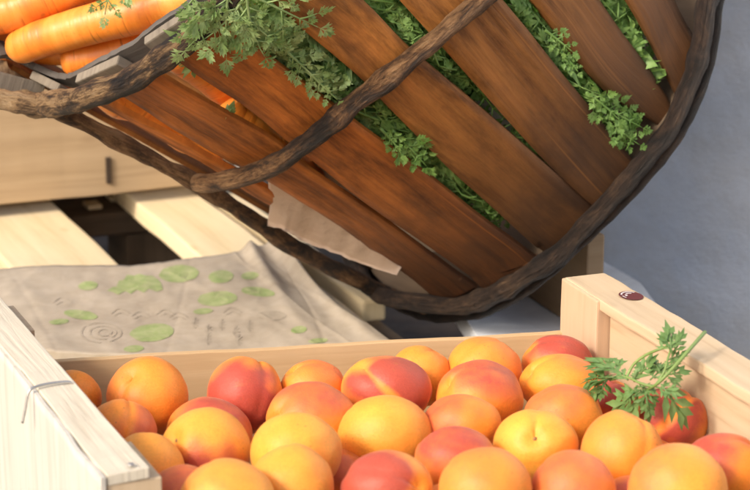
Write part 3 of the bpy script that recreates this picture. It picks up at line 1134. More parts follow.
def make_apricot(i, a, s):
    cx, cy, rx, ry, ripe, bl_, bdir, sdir, udir, clear, label, scar = a
    NS, NR = 96, 50
    z = nrm(sdir)
    x = nrm(udir - z * np.dot(udir, z))
    y = np.cross(z, x)
    bdir = nrm(bdir)
    R3 = np.array([rx, ry, (rx + ry) / 2]) / F * s * 1.0
    ctr = P(cx, cy, s)
    sd = i * 3.17
    gm = 3.0 if 'two lobed' in label else 1.0
    bm = bmesh.new()
    lb = bm.verts.layers.float.new('blush')
    lr = bm.verts.layers.float.new('ripe')

    def vert(pol, phi):
        d = z * math.cos(pol) + math.sin(pol) * (x * math.cos(phi) + y * math.sin(phi))
        ph = (phi + math.pi) % (2 * math.pi) - math.pi
        sp_ = math.sin(pol)
        g1 = math.exp(-(ph / .13) ** 2) * sp_ ** .7
        r = 1 - gm * .024 * g1 - gm * .028 * math.exp(-(ph / .30) ** 2) * sp_ * (.45 + .55 * math.cos(pol / 2) ** 2)
        r -= .15 * math.exp(-(pol / .26) ** 2) + .05 * math.exp(-(ph / .3) ** 2) * math.exp(-((pol - .3) / .35) ** 2)
        r += .022 * math.tanh(ph * 5) * math.exp(-(ph / .7) ** 2) * sp_
        r += .018 * math.exp(-((math.pi - pol) / .2) ** 2)
        r += .034 * noise.noise(Vector(d * 1.6) + Vector((sd, 0, 0))) + .008 * noise.noise(Vector(d * 4.0) + Vector((sd, 5, 0)))
        v = bm.verts.new(Vector(ctr + r * (d[0] * R3[0] * RGT + d[1] * R3[1] * UPV - d[2] * R3[2] * FWD)))
        nb = .35 * noise.noise(Vector(d * 1.8) + Vector((0, sd, 0)))
        bv = 1.03 * (smoothstep(-.3, .9, float(np.dot(d, bdir)) + nb)) * bl_
        if clear:
            bv *= 1 - .85 * math.exp(-(ph / .17) ** 2) * sp_
        bv *= 1 - .6 * math.exp(-(pol / .3) ** 2)
        v[lb] = bv
        v[lr] = float(np.clip(ripe + .12 + .3 * noise.noise(Vector(d * 1.3) + Vector((sd, sd, 0))), 0, 1))
        return v

    topv = vert(0, 0)
    botv = vert(math.pi, 0)
    rows = []
    for j in range(1, NR):
        t = j / NR
        pol = math.pi * (t ** 1.15)
        rows.append([vert(pol, 2 * math.pi * k / NS) for k in range(NS)])
    for k in range(NS):
        k2 = (k + 1) % NS
        bm.faces.new((topv, rows[0][k], rows[0][k2]))
        bm.faces.new((botv, rows[-1][k2], rows[-1][k]))
        for j in range(NR - 2):
            bm.faces.new((rows[j][k], rows[j + 1][k], rows[j + 1][k2], rows[j][k2]))
    bmesh.ops.recalc_face_normals(bm, faces=bm.faces[:])
    o = link('apricot', bm, M_apricot, origin=ctr, smooth=True)
    tag(o, label, 'apricot', 'apricots heaped in the crate')
    if scar:
        bm = newbm()
        d = z
        w = nrm(d[0] * RGT + d[1] * UPV - d[2] * FWD)
        c0 = ctr + .828 * (d[0] * R3[0] * RGT + d[1] * R3[1] * UPV - d[2] * R3[2] * FWD)
        t1 = nrm(np.cross(w, (0.3, .2, 1)))
        t2 = np.cross(w, t1)
        ring = []
        rr = .0013
        for k in range(10):
            an = 2 * math.pi * k / 10
            rj = rr * (1 + .3 * random.uniform(-1, 1))
            ring.append((bm.verts.new(Vector(c0 + rj * (math.cos(an) * t1 + math.sin(an) * t2) - w * .001)),
                         bm.verts.new(Vector(c0 + .75 * rj * (math.cos(an) * t1 + math.sin(an) * t2) + w * .0009))))
        cv = bm.verts.new(Vector(c0 + w * .0004))
        for k in range(10):
            k2 = (k + 1) % 10
            bm.faces.new((ring[k][0], ring[k2][0], ring[k2][1], ring[k][1]))
            bm.faces.new((ring[k][1], ring[k2][1], cv))
        bmesh.ops.recalc_face_normals(bm, faces=bm.faces[:])
        link('stem_scar', bm, M_scar, o, smooth=True)
    return o


for i, (a, s) in enumerate(zip(AP, ss)):
    make_apricot(i, a, s)

# ------------------------------------------------------------------ the basket (a cone frame, mouth up-left)
cxB, cyB, rollB, tiltB, R1, R0, LB, sB, eB = 523.139, 46.712, .4785, .56373, .21341, .20286, .32442, 1.59046, .94865
OB = P(cxB, cyB, sB)
aB = camdir(math.cos(tiltB) * math.cos(rollB), -math.cos(tiltB) * math.sin(rollB), -math.sin(tiltB))
e1B = camdir(math.sin(rollB), math.cos(rollB), 0)
nB = np.cross(e1B, aB)
if np.dot(nB, -FWD) < 0:
    nB = -nB


def RU(u):
    return R0 + (R1 - R0) * u / LB


def cone(u, th, dr=0.0):
    r = RU(u) + dr
    return OB + aB * (u - LB) + r * (math.cos(th) * e1B + eB * math.sin(th) * nB)


def radial(th):
    return nrm(math.cos(th) * e1B * eB + math.sin(th) * nB)


def conehit(px, py, dr=0.0):
    """nearest hit of a view ray with the cone -> (u, theta); beyond the silhouette, the closest approach"""
    d = ray(px, py)
    best, bv = None, 1e9
    prev = None
    for s in np.linspace(1.05, 1.75, 351):
        q = CAM + d * s - OB
        u = q @ aB + LB
        x, y = q @ e1B, (q @ nB) / eB
        g_ = math.hypot(x, y) - (RU(u) + dr)
        if prev is not None and prev[0] > 0 and g_ <= 0:
            f_ = prev[0] / (prev[0] - g_)
            s2 = prev[1] + (s - prev[1]) * f_
            q = CAM + d * s2 - OB
            return (q @ aB + LB, math.atan2((q @ nB) / eB, q @ e1B) % (2 * math.pi))
        if abs(g_) < bv:
            bv, best = abs(g_), (u, math.atan2(y, x) % (2 * math.pi))
        prev = (g_, s)
    return best


basket = thing('slatted_basket', 'tilted basket of red brown wooden slats and bent branches holding carrots', 'basket', cone(LB, math.pi))


def slat(lower, upper, top_ext=0.0, bot_ext=.012, drop=.0035, thick=.0052, seed=0, mat=M_slat, wob=.0022, from_px=True):
    if from_px:
        lo_ = np.array([conehit(*p) for p in lower])
        hi_ = np.array([conehit(*p) for p in upper])
    else:
        lo_, hi_ = np.array(lower), np.array(upper)

    def ext(q):
        q = q.copy()
        d0 = nrm(q[1] - q[0])
        d1 = nrm(q[-1] - q[-2])
        q = np.vstack([q[0] - (q[1] - q[0]) / max(abs(q[1][0] - q[0][0]), 1e-4) * top_ext, q, q[-1] + (q[-1] - q[-2]) / max(abs(q[-1][0] - q[-2][0]), 1e-4) * bot_ext])
        return q
    lo_, hi_ = ext(lo_), ext(hi_)

    def to_mouth(q):            # strips cut by the picture edge go on up to the rim
        if q[0][0] < .03:
            return q
        k = (q[1][1] - q[0][1]) / max(q[1][0] - q[0][0], 1e-4) * .5
        us_ = np.linspace(-.006, q[0][0], 5)[:-1]
        return np.vstack([[(u_, q[0][1] - k * (q[0][0] - u_)) for u_ in us_], q])
    if from_px:
        lo_, hi_ = to_mouth(lo_), to_mouth(hi_)
    n, mcol = 40, 8
    lp, hp_ = smooth_path(lo_, n), smooth_path(hi_, n)
    bm = newbm()
    uvl = bm.loops.layers.uv.verify()
    gr = [[], []]
    uvm = {}
    for side in (0, 1):
        for i in range(n):
            row = []
            a3, b3 = cone(*lp[i]), cone(*hp_[i])
            w = np.linalg.norm(a3 - b3)
            for j in range(mcol + 1):
                t = j / mcol
                u = lp[i][0] * (1 - t) + hp_[i][0] * t
                th = lp[i][1] * (1 - t) + hp_[i][1] * t
                wv = wob * noise.noise(Vector((u * 16 + seed * 3.1, t * 1.2, seed))) + .0005 * noise.noise(Vector((u * 70, t * 5, seed)))
                edge = .0009 * (abs(2 * t - 1) ** 6)
                # slats are flat strips: cut the chord a little, and duck under the hoops
                chord = .25 * (w * w / 8 / RU(u)) * (1 - (2 * t - 1) ** 2)
                p = cone(u, th, -drop + wv - (edge if side == 0 else -edge) - chord - (thick if side else 0))
                v = bm.verts.new(Vector(p))
                thc = .5 * (np.interp(u, lp[:, 0], lp[:, 1]) + np.interp(u, hp_[:, 0], hp_[:, 1]))
                uvm[v] = (u, (th - thc) * RU(u) + seed * .37)
                row.append(v)
            gr[side].append(row)
    for side in (0, 1):
        for i in range(n - 1):
            for j in range(mcol):
                q = (gr[side][i][j], gr[side][i + 1][j], gr[side][i + 1][j + 1], gr[side][i][j + 1])
                bm.faces.new(q if side else q[::-1]).smooth = True
    for i in range(n - 1):
        for j in (0, mcol):
            bm.faces.new((gr[0][i][j], gr[0][i + 1][j], gr[1][i + 1][j], gr[1][i][j]))
    for j in range(mcol):
        for i in (0, n - 1):
            bm.faces.new((gr[0][i][j], gr[0][i][j + 1], gr[1][i][j + 1], gr[1][i][j]))
    bmesh.ops.recalc_face_normals(bm, faces=bm.faces[:])
    for f_ in bm.faces:
        for l in f_.loops:
            l[uvl].uv = uvm[l.vert]
    return link('slat', bm, mat, basket)


# traced slats: lower edge and upper edge, from the mouth to the base
S = [
 ([(80, 108), (150, 147), (199, 175), (262, 213), (330, 252)], [(97, 107), (154, 141), (212, 172), (270, 205), (342, 248)]),
 ([(118, 102), (168, 133), (223, 166), (270, 188), (330, 228), (397, 275), (428, 299)], [(157, 77), (225, 119), (277, 149), (305, 172), (380, 224), (452, 277), (462, 284)]),
 ([(181, 69), (211, 90), (259, 123), (312, 168), (390, 226), (463, 277), (474, 287)], [(212, 14), (240, 38), (327, 105), (358, 128), (440, 190), (528, 258), (538, 264)]),
 ([(262, -6), (300, 30), (361, 81), (383, 104), (450, 173), (528, 244), (540, 253)], [(344, -14), (370, 7), (405, 44), (432, 68), (500, 126), (587, 203), (598, 214)]),
 ([(384, -18), (400, 0), (442, 47), (495, 107), (545, 163), (585, 201), (598, 211)], [(488, -20), (505, 0), (535, 37), (565, 75), (600, 118), (630, 156), (640, 166)]),
 ([(515, -30), (537, 0), (575, 52), (600, 84), (625, 106), (655, 123), (668, 131)], [(590, -25), (607, 0), (630, 34), (652, 65), (670, 93), (680, 112)]),
 ([(612, -28), (632, 0), (655, 42), (676, 86), (686, 104)], [(668, -28), (680, 0), (692, 24), (701, 40), (704, 58)]),
]
for k, (lo_, hi_) in enumerate(S):
    slat(lo_, hi_, top_ext=(.002 if k else .0), bot_ext=(.016 if k in (1, 2) else .010), seed=k + 1, drop=(.0035 if k not in (0, 5) else .0075), mat=(M_slat if k < 3 else M_slatb))
# the slats round the back and top, which the photograph only hints at
thv = [conehit(*S[0][0][0])[1]]
th0 = math.radians(193)
for k in range(9):
    t0 = th0 + k * math.radians(19.5)
    w = math.radians(13.5)
    slat([(0.0, t0 + w), (LB * .5, t0 + w), (LB, t0 + w)], [(0.0, t0), (LB * .5, t0), (LB, t0)], .008, .004, seed=20 + k, from_px=False, mat=M_slatb)
for k in range(1):
    slat([(0.0, .17), (LB * .5, .15), (LB, .13)], [(0.0, -.05), (LB * .5, -.05), (LB, -.05)], .008, .004, seed=40 + k, from_px=False)

# weathered ends of the slats standing up between the rim branch and the inner band


def slat_end(px0, px1, halfw, thick, seed, ds=.012):
    s_ = [np.dot(cone(*conehit(px0[0], min(px0[1] + 26, 108))) - CAM, FWD) + ds, np.dot(cone(*conehit(px1[0], min(px1[1] + 30, 108))) - CAM, FWD) + ds]
    a, b_ = P(*px0, s_[0]), P(*px1, s_[1])
    d = nrm(b_ - a)
    up = nrm(aB * -1 - d * np.dot(-aB, d))
    w = np.cross(d, up)
    bm = newbm()
    board(bm, (a + b_) / 2 - up * halfw * 1.0, up, d, w, halfw * 4, np.linalg.norm(b_ - a), thick, .0012, .0015, 6, seed)
    return link('slat_end', bm, M_slatend, basket)


slat_end((-22, 74), (42, 92), .0058, .0065, 1)
slat_end((36, 77), (63, 90), .0046, .006, 2)
slat_end((81, 81), (124, 62), .0045, .007, 3, .010)
slat_end((148, 44), (198, 12), .0045, .007, 4, .010)


def hoop(name, pts, rad, mat, out, u_rest, seed, nseg=16, lump=.16, th_ease=.5, nsamp=150, half=False):
    """a closed hoop whose seen part follows traced points and then eases to a plain circle"""
    uv_ = [conehit(x, y, out) for x, y in pts]
    uv_.sort(key=lambda q: q[1])
    ths = np.array([q[1] for q in uv_])
    us = np.array([q[0] for q in uv_])
    path = []
    r_ = []
    kr = random.Random(int(seed * 10))
    knots = [(kr.uniform(0, 2 * math.pi), kr.uniform(.1, .32)) for _ in range(16)]
    for k in range(nsamp):
        th = 2 * math.pi * k / nsamp
        best = None
        t = th
        lo_t, hi_t = ths[0], ths[-1]
        if lo_t <= t <= hi_t:
            i = np.searchsorted(ths, t)
            i = min(max(i, 1), len(ths) - 1)
            f_ = (t - ths[i - 1]) / max(ths[i] - ths[i - 1], 1e-6)
            f_ = max(0, min(1, f_))
            u = us[i - 1] * (1 - f_) + us[i] * f_
        else:
            dlo = (lo_t - t) % (2 * math.pi)
            dhi = (t - hi_t) % (2 * math.pi)
            if dlo < dhi:
                e = math.exp(-(dlo / th_ease) ** 2)
                u = us[0] * e + u_rest * (1 - e)
            else:
                e = math.exp(-(dhi / th_ease) ** 2)
                u = us[-1] * e + u_rest * (1 - e)
        path.append((u, th))
    # light smoothing
    pu = np.array([p[0] for p in path])
    for _ in range(2):
        pu = (np.roll(pu, 1) + 2 * pu + np.roll(pu, -1)) / 4
    q = []
    for k, (u, th) in enumerate(path):
        w = .0018 * noise.noise(Vector((th * 2.2, seed, 1))) + .0009 * noise.noise(Vector((th * 7, seed, 4)))
        q.append(cone(pu[k] + w, th, out + w * .5))
        kn = sum(h_ * math.exp(-((((th - t_ + math.pi) % (2 * math.pi)) - math.pi) / .035) ** 2) for t_, h_ in knots)
        r_.append(rad * (1 + .10 * noise.noise(Vector((th * 3.0, seed * 2, 0))) + .07 * noise.noise(Vector((th * 17.0, seed * 2, 5))) + kn))
    bm = newbm()
    if half:                # a half hoop, its lower end fixed to the side rod
        keep = [k for k in range(nsamp) if path[k][1] <= ths[-1] + .03]
        q, r_ = [q[k] for k in keep], [r_[k] for k in keep]
    tube(bm, q, r_, nseg, not half, lump * .5, seed, lumpfreq=70)
    return link(name, bm, mat, basket)


hoop('base_hoop', [(415, 302), (450, 307), (480, 300), (520, 279), (560, 252), (600, 213), (640, 166), (668, 129), (688, 88), (702, 45), (706, 0)], .0066, M_ring, .0035, LB, 3.1, lump=.34, nsamp=240)
hoop('outer_base_hoop', [(600, 222), (640, 180), (672, 146), (697, 100), (713, 50), (718, 0)], .0048, M_ring, .003, LB + .011, 5.7, lump=.4, nsamp=240)
hoop('middle_hoop', [(203, 184), (230, 180), (262, 168), (300, 147), (330, 125), (355, 105), (385, 82), (420, 52), (455, 22), (485, -5), (520, -35)], .0066, M_rod, .0045, LB * .42, 8.3, lump=.34, nsamp=240, half=True)
hoop('rim_branch', [(60, 104), (98, 92), (130, 79), (165, 56), (195, 33), (215, 12), (240, -16)], .0084, M_rim, .0055, .002, 12.9, lump=.38, nseg=20, nsamp=260)

# inner rim band: a flat dark strip standing inside the slat ends
bandpx = [(-60, 28), (-30, 36), (0, 46), (25, 58), (48, 69), (64, 74), (78, 71), (100, 58), (125, 46), (150, 28), (172, 12), (195, -2), (225, -25)]
bm = newbm()
uvl = bm.loops.layers.uv.verify()
rows = []
bp3 = []
for px, py in smooth_path(bandpx, 60):
    hx, hy = px, min(py + 34, 110)
    u, th = conehit(hx, hy)
    s = np.dot(cone(u, th) - CAM, FWD) + .022
    bp3.append(P(px, py, s))
acc = 0
for i, p in enumerate(bp3):
    if i:
        acc += np.linalg.norm(p - bp3[i - 1])
    t = nrm(bp3[min(i + 1, 59)] - bp3[max(i - 1, 0)])
    dn = nrm(aB - t * np.dot(aB, t))
    w = np.cross(t, dn)
    w = w if np.dot(w, FWD) < 0 else -w
    jit = .0016 * noise.noise(Vector((i * .35, 2, 3))) + .0012 * noise.noise(Vector((i * 1.1, 5, 3)))
    q = [p - dn * (.001 + jit), p - dn * (.001 + jit) + w * .0042, p + dn * .013 + w * .0046, p + dn * .013]
    rows.append(([bm.verts.new(Vector(x)) for x in q], acc))
for i in range(59):
    (a, ua), (b_, ub_) = rows[i], rows[i + 1]
    for k in range(4):
        k2 = (k + 1) % 4
        f_ = bm.faces.new((a[k], a[k2], b_[k2], b_[k]))
        f_.smooth = False
        for l, uv in zip(f_.loops, ((ua, k * .007), (ua, k * .007 + .007), (ub_, k * .007 + .007), (ub_, k * .007))):
            l[uvl].uv = uv
bm.faces.new(rows[0][0][::-1])
bm.faces.new(rows[-1][0])
bmesh.ops.recalc_face_normals(bm, faces=bm.faces[:])
link('inner_band', bm, M_band, basket)

# rim branch goes on round the left corner of the mouth, beyond the picture edge
bm = newbm()
u0, t0 = conehit(62, 103)
sL = np.dot(cone(u0, t0, .004) - CAM, FWD)
lp = [P(x, y, sL + ds) for x, y, ds in ((-70, 76, .03), (-35, 88, .015), (0, 99, .006), (28, 104, .001), (62, 104, -.001), (100, 91, -.008))]
tube(bm, smooth_path(lp, 40), [.0062 + .0010 * math.sin(k * .4) + .0005 * math.sin(k * 1.3) for k in range(40)], 16, False, .15, 4.4, lumpfreq=40)
link('rim_branch', bm, M_rim, basket)

# side rod running along the under side, from rim to base hoop
stk = [(50, 102), (66, 113), (100, 131), (136, 151), (168, 168), (198, 184), (245, 214), (290, 245), (340, 272), (390, 296), (425, 307)]
sp3 = []
for x, y in stk:
    u, th = conehit(x, y)
    sp3.append(P(x, y, np.dot(cone(u, th) - CAM, FWD)))
bm = newbm()
tube(bm, smooth_path(sp3, 60), [.0062 + .0007 * math.sin(k * .5) for k in range(60)], 14, False, .28, 6.1, lumpfreq=40)
link('side_rod', bm, M_rod, basket)

# basket floor: a round board set inside the base hoop
bm = newbm()
uvl = bm.loops.layers.uv.verify()
rings_ = []
for dz, rr_ in ((-.005, R1 - .004), (.0005, R1 - .004)):
    rings_.append([bm.verts.new(Vector(OB - aB * dz + rr_ * (math.cos(t) * e1B + eB * math.sin(t) * nB))) for t in np.linspace(0, 2 * math.pi, 64, endpoint=False)])
bm.faces.new(rings_[0])
bm.faces.new(rings_[1][::-1])
for k in range(64):
    bm.faces.new((rings_[0][k], rings_[1][k], rings_[1][(k + 1) % 64], rings_[0][(k + 1) % 64]))
bmesh.ops.recalc_face_normals(bm, faces=bm.faces[:])
for f_ in bm.faces:
    for l in f_.loops:
        p = np.array(l.vert.co) - OB
        l[uvl].uv = (float(p @ nB), float(p @ e1B))
link('floor', bm, M_under, basket)

# ------------------------------------------------------------------ lining paper
liner = thing('lining_paper', 'pale crumpled paper lining the basket behind the green tops', 'paper', cone(LB * .6, math.pi * .75, -.05))
bm = newbm()
nu, nt_ = 30, 90
gg = []
for i in range(nu + 1):
    row = []
    for j in range(nt_ + 1):
        u = LB * (.50 + .43 * i / nu)
        th = math.radians(40 + 135 * j / nt_)
        q = Vector((u * 22, th * 4, 3))
        dr = -.036 + .014 * noise.noise(q) + .008 * noise.noise(q * 2.3)
        row.append(bm.verts.new(Vector(cone(u, th, dr))))
    gg.append(row)
for i in range(nu):
    for j in range(nt_):
        bm.faces.new((gg[i][j], gg[i + 1][j], gg[i + 1][j + 1], gg[i][j + 1])).smooth = True
link('sheet', bm, M_liner, liner)
# torn kraft edge showing between the lowest slat and the side rod
flap = thing('kraft_paper', 'torn pinkish brown paper edge sticking out under the lowest basket slat', 'paper', cone(*conehit(310, 225)))
up_e = [(266, 182), (290, 191), (315, 206), (345, 226), (372, 248), (400, 272)]
lo_e = [(267, 226), (284, 230), (304, 242), (332, 252), (362, 264), (396, 275)]
ue, le = smooth_path(up_e, 40), smooth_path(lo_e, 40)
bm = newbm()
rows = []
for i in range(40):
    ua, ta = conehit(*ue[i])
    pa = cone(ua, ta, -.0095)
    ub_, tb = conehit(*le[i])
    sb = np.dot(cone(ub_, tb) - CAM, FWD)
    pb_ = P(le[i][0], le[i][1] + 2.2 * noise.noise(Vector((i * .45, 1, 1))), sb - .004)
    row = []
    for j in range(11):
        t = j / 10
        q = pa * (1 - t) + pb_ * t
        q = q + nB * (.005 * math.sin(t * 3.1) * .5 + .0035 * noise.noise(Vector((i * .22, t * 2.2, 6))))
        row.append(bm.verts.new(Vector(q)))
    rows.append(row)
for i in range(39):
    for j in range(10):
        bm.faces.new((rows[i][j], rows[i + 1][j], rows[i + 1][j + 1], rows[i][j + 1])).smooth = True
r = bmesh.ops.solidify(bm, geom=bm.faces[:], thickness=.0004)
link('torn_edge', bm, M_kraft, flap)

# ------------------------------------------------------------------ carrots


def carrot(pts, r0, r1, label, tops=False, blunt=.5, seed=0, r_prof=None):
    pts = smooth_path(pts, 60)
    n = 60
    rad = []
    for i in range(n):
        t = i / (n - 1)
        r = r0 + (r1 - r0) * t
        if t < .10:
            r *= math.sqrt(max(1 - ((.10 - t) / .10) ** 2, 0)) * .97 + .03
        if t > 1 - .06:
            r *= math.sqrt(max(1 - ((t - .94) / .06) ** 2, 0)) * .9 + .1
        r *= 1 + .03 * noise.noise(Vector((t * 14, seed, 0))) + .012 * noise.noise(Vector((t * 45, seed, 3)))
        r *= 1 - .03 * max(0, noise.noise(Vector((t * 60, seed, 9))) - .25)
        rad.append(r)
    bm = newbm()
    tube(bm, pts, rad, 28, False, .03, seed * 2.3, lumpfreq=30)
    o = link('carrot', bm, M_carrot, origin=pts[n // 2])
    tag(o, label, 'carrot', 'carrots heaped in the basket')
    return o


def mouth(px, py, u):           # point of the view ray on the plane u (mouth plane is u = 0)
    d = ray(px, py)
    s = ((OB - aB * (LB - u)) - CAM) @ aB / (d @ aB)
    return CAM + d * s


sm = float(np.dot(mouth(100, 40, 0.0) - CAM, FWD))


def CP(pts):
    return [P(*p) for p in pts]


s_c = 1.385
carrot(CP([(9, 51, s_c + .03), (45, 38, s_c + .015), (100, 22, s_c), (150, 10, s_c - .01), (215, -12, s_c - .02), (300, -50, s_c)]), .0122, .0152, 'thick bright orange carrot lying across the basket mouth with blunt tip', seed=1)
carrot(CP([(-90, 40, s_c + .03), (-30, 22, s_c + .025), (20, 9, s_c + .02), (75, -14, s_c + .02), (150, -44, s_c + .02)]), .0125, .015, 'fat orange carrot leaving the picture at the upper left edge', seed=2)
carrot(CP([(-20, 36, s_c + .055), (15, 32, s_c + .05), (60, 20, s_c + .05), (110, 0, s_c + .05), (160, -20, s_c + .05)]), .009, .014, 'thin orange carrot wedged between the two big ones at left', seed=3)
carrot(CP([(60, 62, s_c + .028), (100, 56, s_c + .026), (150, 40, s_c + .024), (200, 22, s_c + .022), (250, 0, s_c + .03)]), .012, .015, 'shaded orange carrot under the thick one, beside the inner band', seed=4)
carrot(CP([(-40, 30, s_c + .09), (0, 38, s_c + .09), (60, 44, s_c + .085), (120, 40, s_c + .085), (200, 20, s_c + .085)]), .015, .015, 'dark orange carrot at the bottom of the heap behind the rim', seed=5)


def inner(px, py, dr):
    return cone(*conehit(px, py, dr), dr)


carrot([inner(100, 78, -.034), inner(165, 140, -.026), inner(185, 150, -.024), inner(215, 172, -.03)], .010, .006, 'small yellow orange carrot seen between the two lowest slats', seed=6)
carrot([inner(90, 88, -.03), inner(118, 108, -.024), inner(140, 125, -.034), inner(160, 140, -.05)], .011, .007, 'carrot end showing just behind the rim between the lowest slats', seed=7)
carrot([inner(222, 104, -.03), inner(236, 120, -.024), inner(262, 139, -.022), inner(290, 158, -.026), inner(320, 185, -.035)], .012, .009, 'orange carrot tip seen through the gap left of the middle hoop', seed=8)
carrot([inner(170, 40, -.052), inner(215, 75, -.05), inner(270, 120, -.05), inner(330, 150, -.055)], .016, .012, 'reddish carrot deep in shade behind the gap left of the hoop', seed=9)
carrot([inner(230, 25, -.045), inner(290, 70, -.04), inner(345, 110, -.042), inner(400, 160, -.05)], .014, .009, 'orange carrot glimpsed behind leaves above the middle hoop', seed=10)

# ------------------------------------------------------------------ carrot tops


def kite(bm, base, d, n, L, w, fold=.25, curl=.0):
    """one pointed lobe: a folded kite of four faces"""
    side = nrm(np.cross(n, d))
    mid = base + d * L * .55 - n * curl * L
    tip = base + d * L - n * curl * L * 2.2
    l_ = base + d * L * .48 + side * w + n * fold * w - n * curl * L
    r_ = base + d * L * .48 - side * w + n * fold * w - n * curl * L
    b0, m0, t0 = bm.verts.new(Vector(base)), bm.verts.new(Vector(mid)), bm.verts.new(Vector(tip))
    l0, r0 = bm.verts.new(Vector(l_)), bm.verts.new(Vector(r_))
    for q in ((b0, m0, l0), (m0, t0, l0), (b0, r0, m0), (m0, r0, t0)):
        bm.faces.new(q).smooth = True


def rot(v, ax, an):
    return np.array(Matrix.Rotation(an, 3, Vector(ax)) @ Vector(v))


def leaflet(bm, base, d, n, L, rr, wide=1.0, cut=True):
    """a leaflet cut into pointed lobes; the lower lobes are longer and cut again"""
    cu = rr.uniform(-.02, .2)
    kite(bm, base + d * L * .40, d, n, L * .62, L * .085 * wide, .35, cu)
    kite(bm, base, d, n, L * .62, L * .035, .2, 0)
    for t, an, k in ((.14, .80, .52), (.34, .66, .46), (.54, .5, .36)):
        for sg in (-1, 1):
            dd = nrm(rot(d, n, sg * (an + rr.uniform(-.15, .15))) + n * rr.uniform(-.15, .25))
            kl = L * k * rr.uniform(.8, 1.2)
            b_ = base + d * L * t
            kite(bm, b_, dd, nrm(n + d * .1), kl, L * .07 * wide, .35, cu)
            if cut and t < .5:
                for s2 in (-1, 1):
                    d3 = nrm(rot(dd, n, s2 * .6) + n * rr.uniform(-.1, .15))
                    kite(bm, b_ + dd * kl * .38, d3, n, kl * .5, L * .045 * wide, .35, cu)


def frond(bm, base, d, n, L, seed, bend=.5, density=1.0, leaf=1.0, wide=1.0):
    rr = random.Random(seed)
    d, n = nrm(d), nrm(n - nrm(d) * np.dot(n, nrm(d)))
    pts = [np.array(base, float)]
    dirs = [d]
    steps = 14
    side0 = np.cross(n, d)
    sw = rr.uniform(-.5, .5)
    for k in range(steps):
        d = rot(d, side0, bend / steps)
        d = rot(d, n, sw / steps)
        n = nrm(n - d * np.dot(n, d))
        pts.append(pts[-1] + d * L / steps)
        dirs.append(d)
    tube(bm, pts, [.0011 * (1 - .7 * i / steps) for i in range(steps + 1)], 6, False)
    npair = 3
    for i in range(npair):
        t = .25 + .72 * i / npair
        k = min(int(t * steps), steps - 1)
        p, dd = pts[k], dirs[k]
        pl = L * (.34 * (1 - .62 * (t - .2)) * leaf)
        for sg in (-1, 1):
            an = rr.uniform(.75, 1.05)
            pd_ = nrm(rot(dd, n, sg * an) + n * rr.uniform(-.25, .35))
            q = [p + pd_ * pl * x + n * (-.25 * pl * x * x) for x in np.linspace(0, 1, 5)]
            tube(bm, q, [.0006, .00055, .0005, .0004, .0003], 5, False)
            for x, f_ in ((.40, .66), (.92, .78)):
                b0 = p + pd_ * pl * x + n * (-.25 * pl * x * x)
                for s2 in ((-1, 1) if x < .9 else (0,)):
                    ld_ = nrm(rot(pd_, n, s2 * rr.uniform(.6, .95)) + n * rr.uniform(-.3, .3))
                    leaflet(bm, b0, ld_, nrm(n + np.array([rr.uniform(-.4, .4) for _ in range(3)])), pl * f_ * rr.uniform(.9, 1.25) * (1.35 if s2 == 0 else 1), rr, wide)
    leaflet(bm, pts[-1], dirs[-1], n, L * .30, rr, wide)


SEDGE = []
for lo_, hi_ in S:
    a_, b_ = np.array([conehit(*q) for q in lo_]), np.array([conehit(*q) for q in hi_])
    SEDGE.append((a_, b_))


def under_slat(u, th):
    for a_, b_ in SEDGE:
        t0, t1 = np.interp(u, a_[:, 0], a_[:, 1]), np.interp(u, b_[:, 0], b_[:, 1])
        if min(t0, t1) - .012 < th < max(t0, t1) + .012:
            return True
    return False


def bunch(label, fr, mat, inside=True):
    """fr: list of (base, dir, normal, length, bend, leaf)"""
    o = thing('carrot_greens', label, 'carrot tops', fr[0][0], 'carrot tops in the basket')
    for k, (b_, d, n, L, bend, leaf) in enumerate(fr):
        bm = newbm()
        free = leaf < 0         # a tip that pokes out over the slats
        leaf = abs(leaf)
        frond(bm, b_, d, n, L, hash((round(float(b_[0]) * 1e4), k)) % 9999, bend, 1.0, leaf, 1.25)
        if inside and not free:  # nothing else pushes through the slats
            for v in bm.verts:
                q = np.array(v.co) - OB
                u = float(q @ aB) + LB
                x, y = float(q @ e1B), float(q @ nB) / eB
                if u > LB - .02:
                    v.co -= Vector(aB * (u - (LB - .02)))
                th_ = math.atan2(y, x) % (2 * math.pi)
                over = math.hypot(x, y) - (RU(u) - (.0125 if under_slat(u, th_) else -.003))
                if over > 0:
                    v.co -= Vector(radial(math.atan2(y, x)) * (over + .002 * random.random()))
        link('frond', bm, mat, o)
    return o


def poke(tips):
    """frond tips hanging out over the slats: (base px, tip px)"""
    out = []
    for k, (p0, p1) in enumerate(tips):
        h0, h1 = conehit(*p0, -.004), conehit(*p1, .006)
        a_, b_ = cone(*h0, -.004), cone(*h1, .006)
        L = np.linalg.norm(b_ - a_)
        out.append((a_, nrm(b_ - a_), radial(h1[1]), L * 1.05, .12, -.85))
    return out


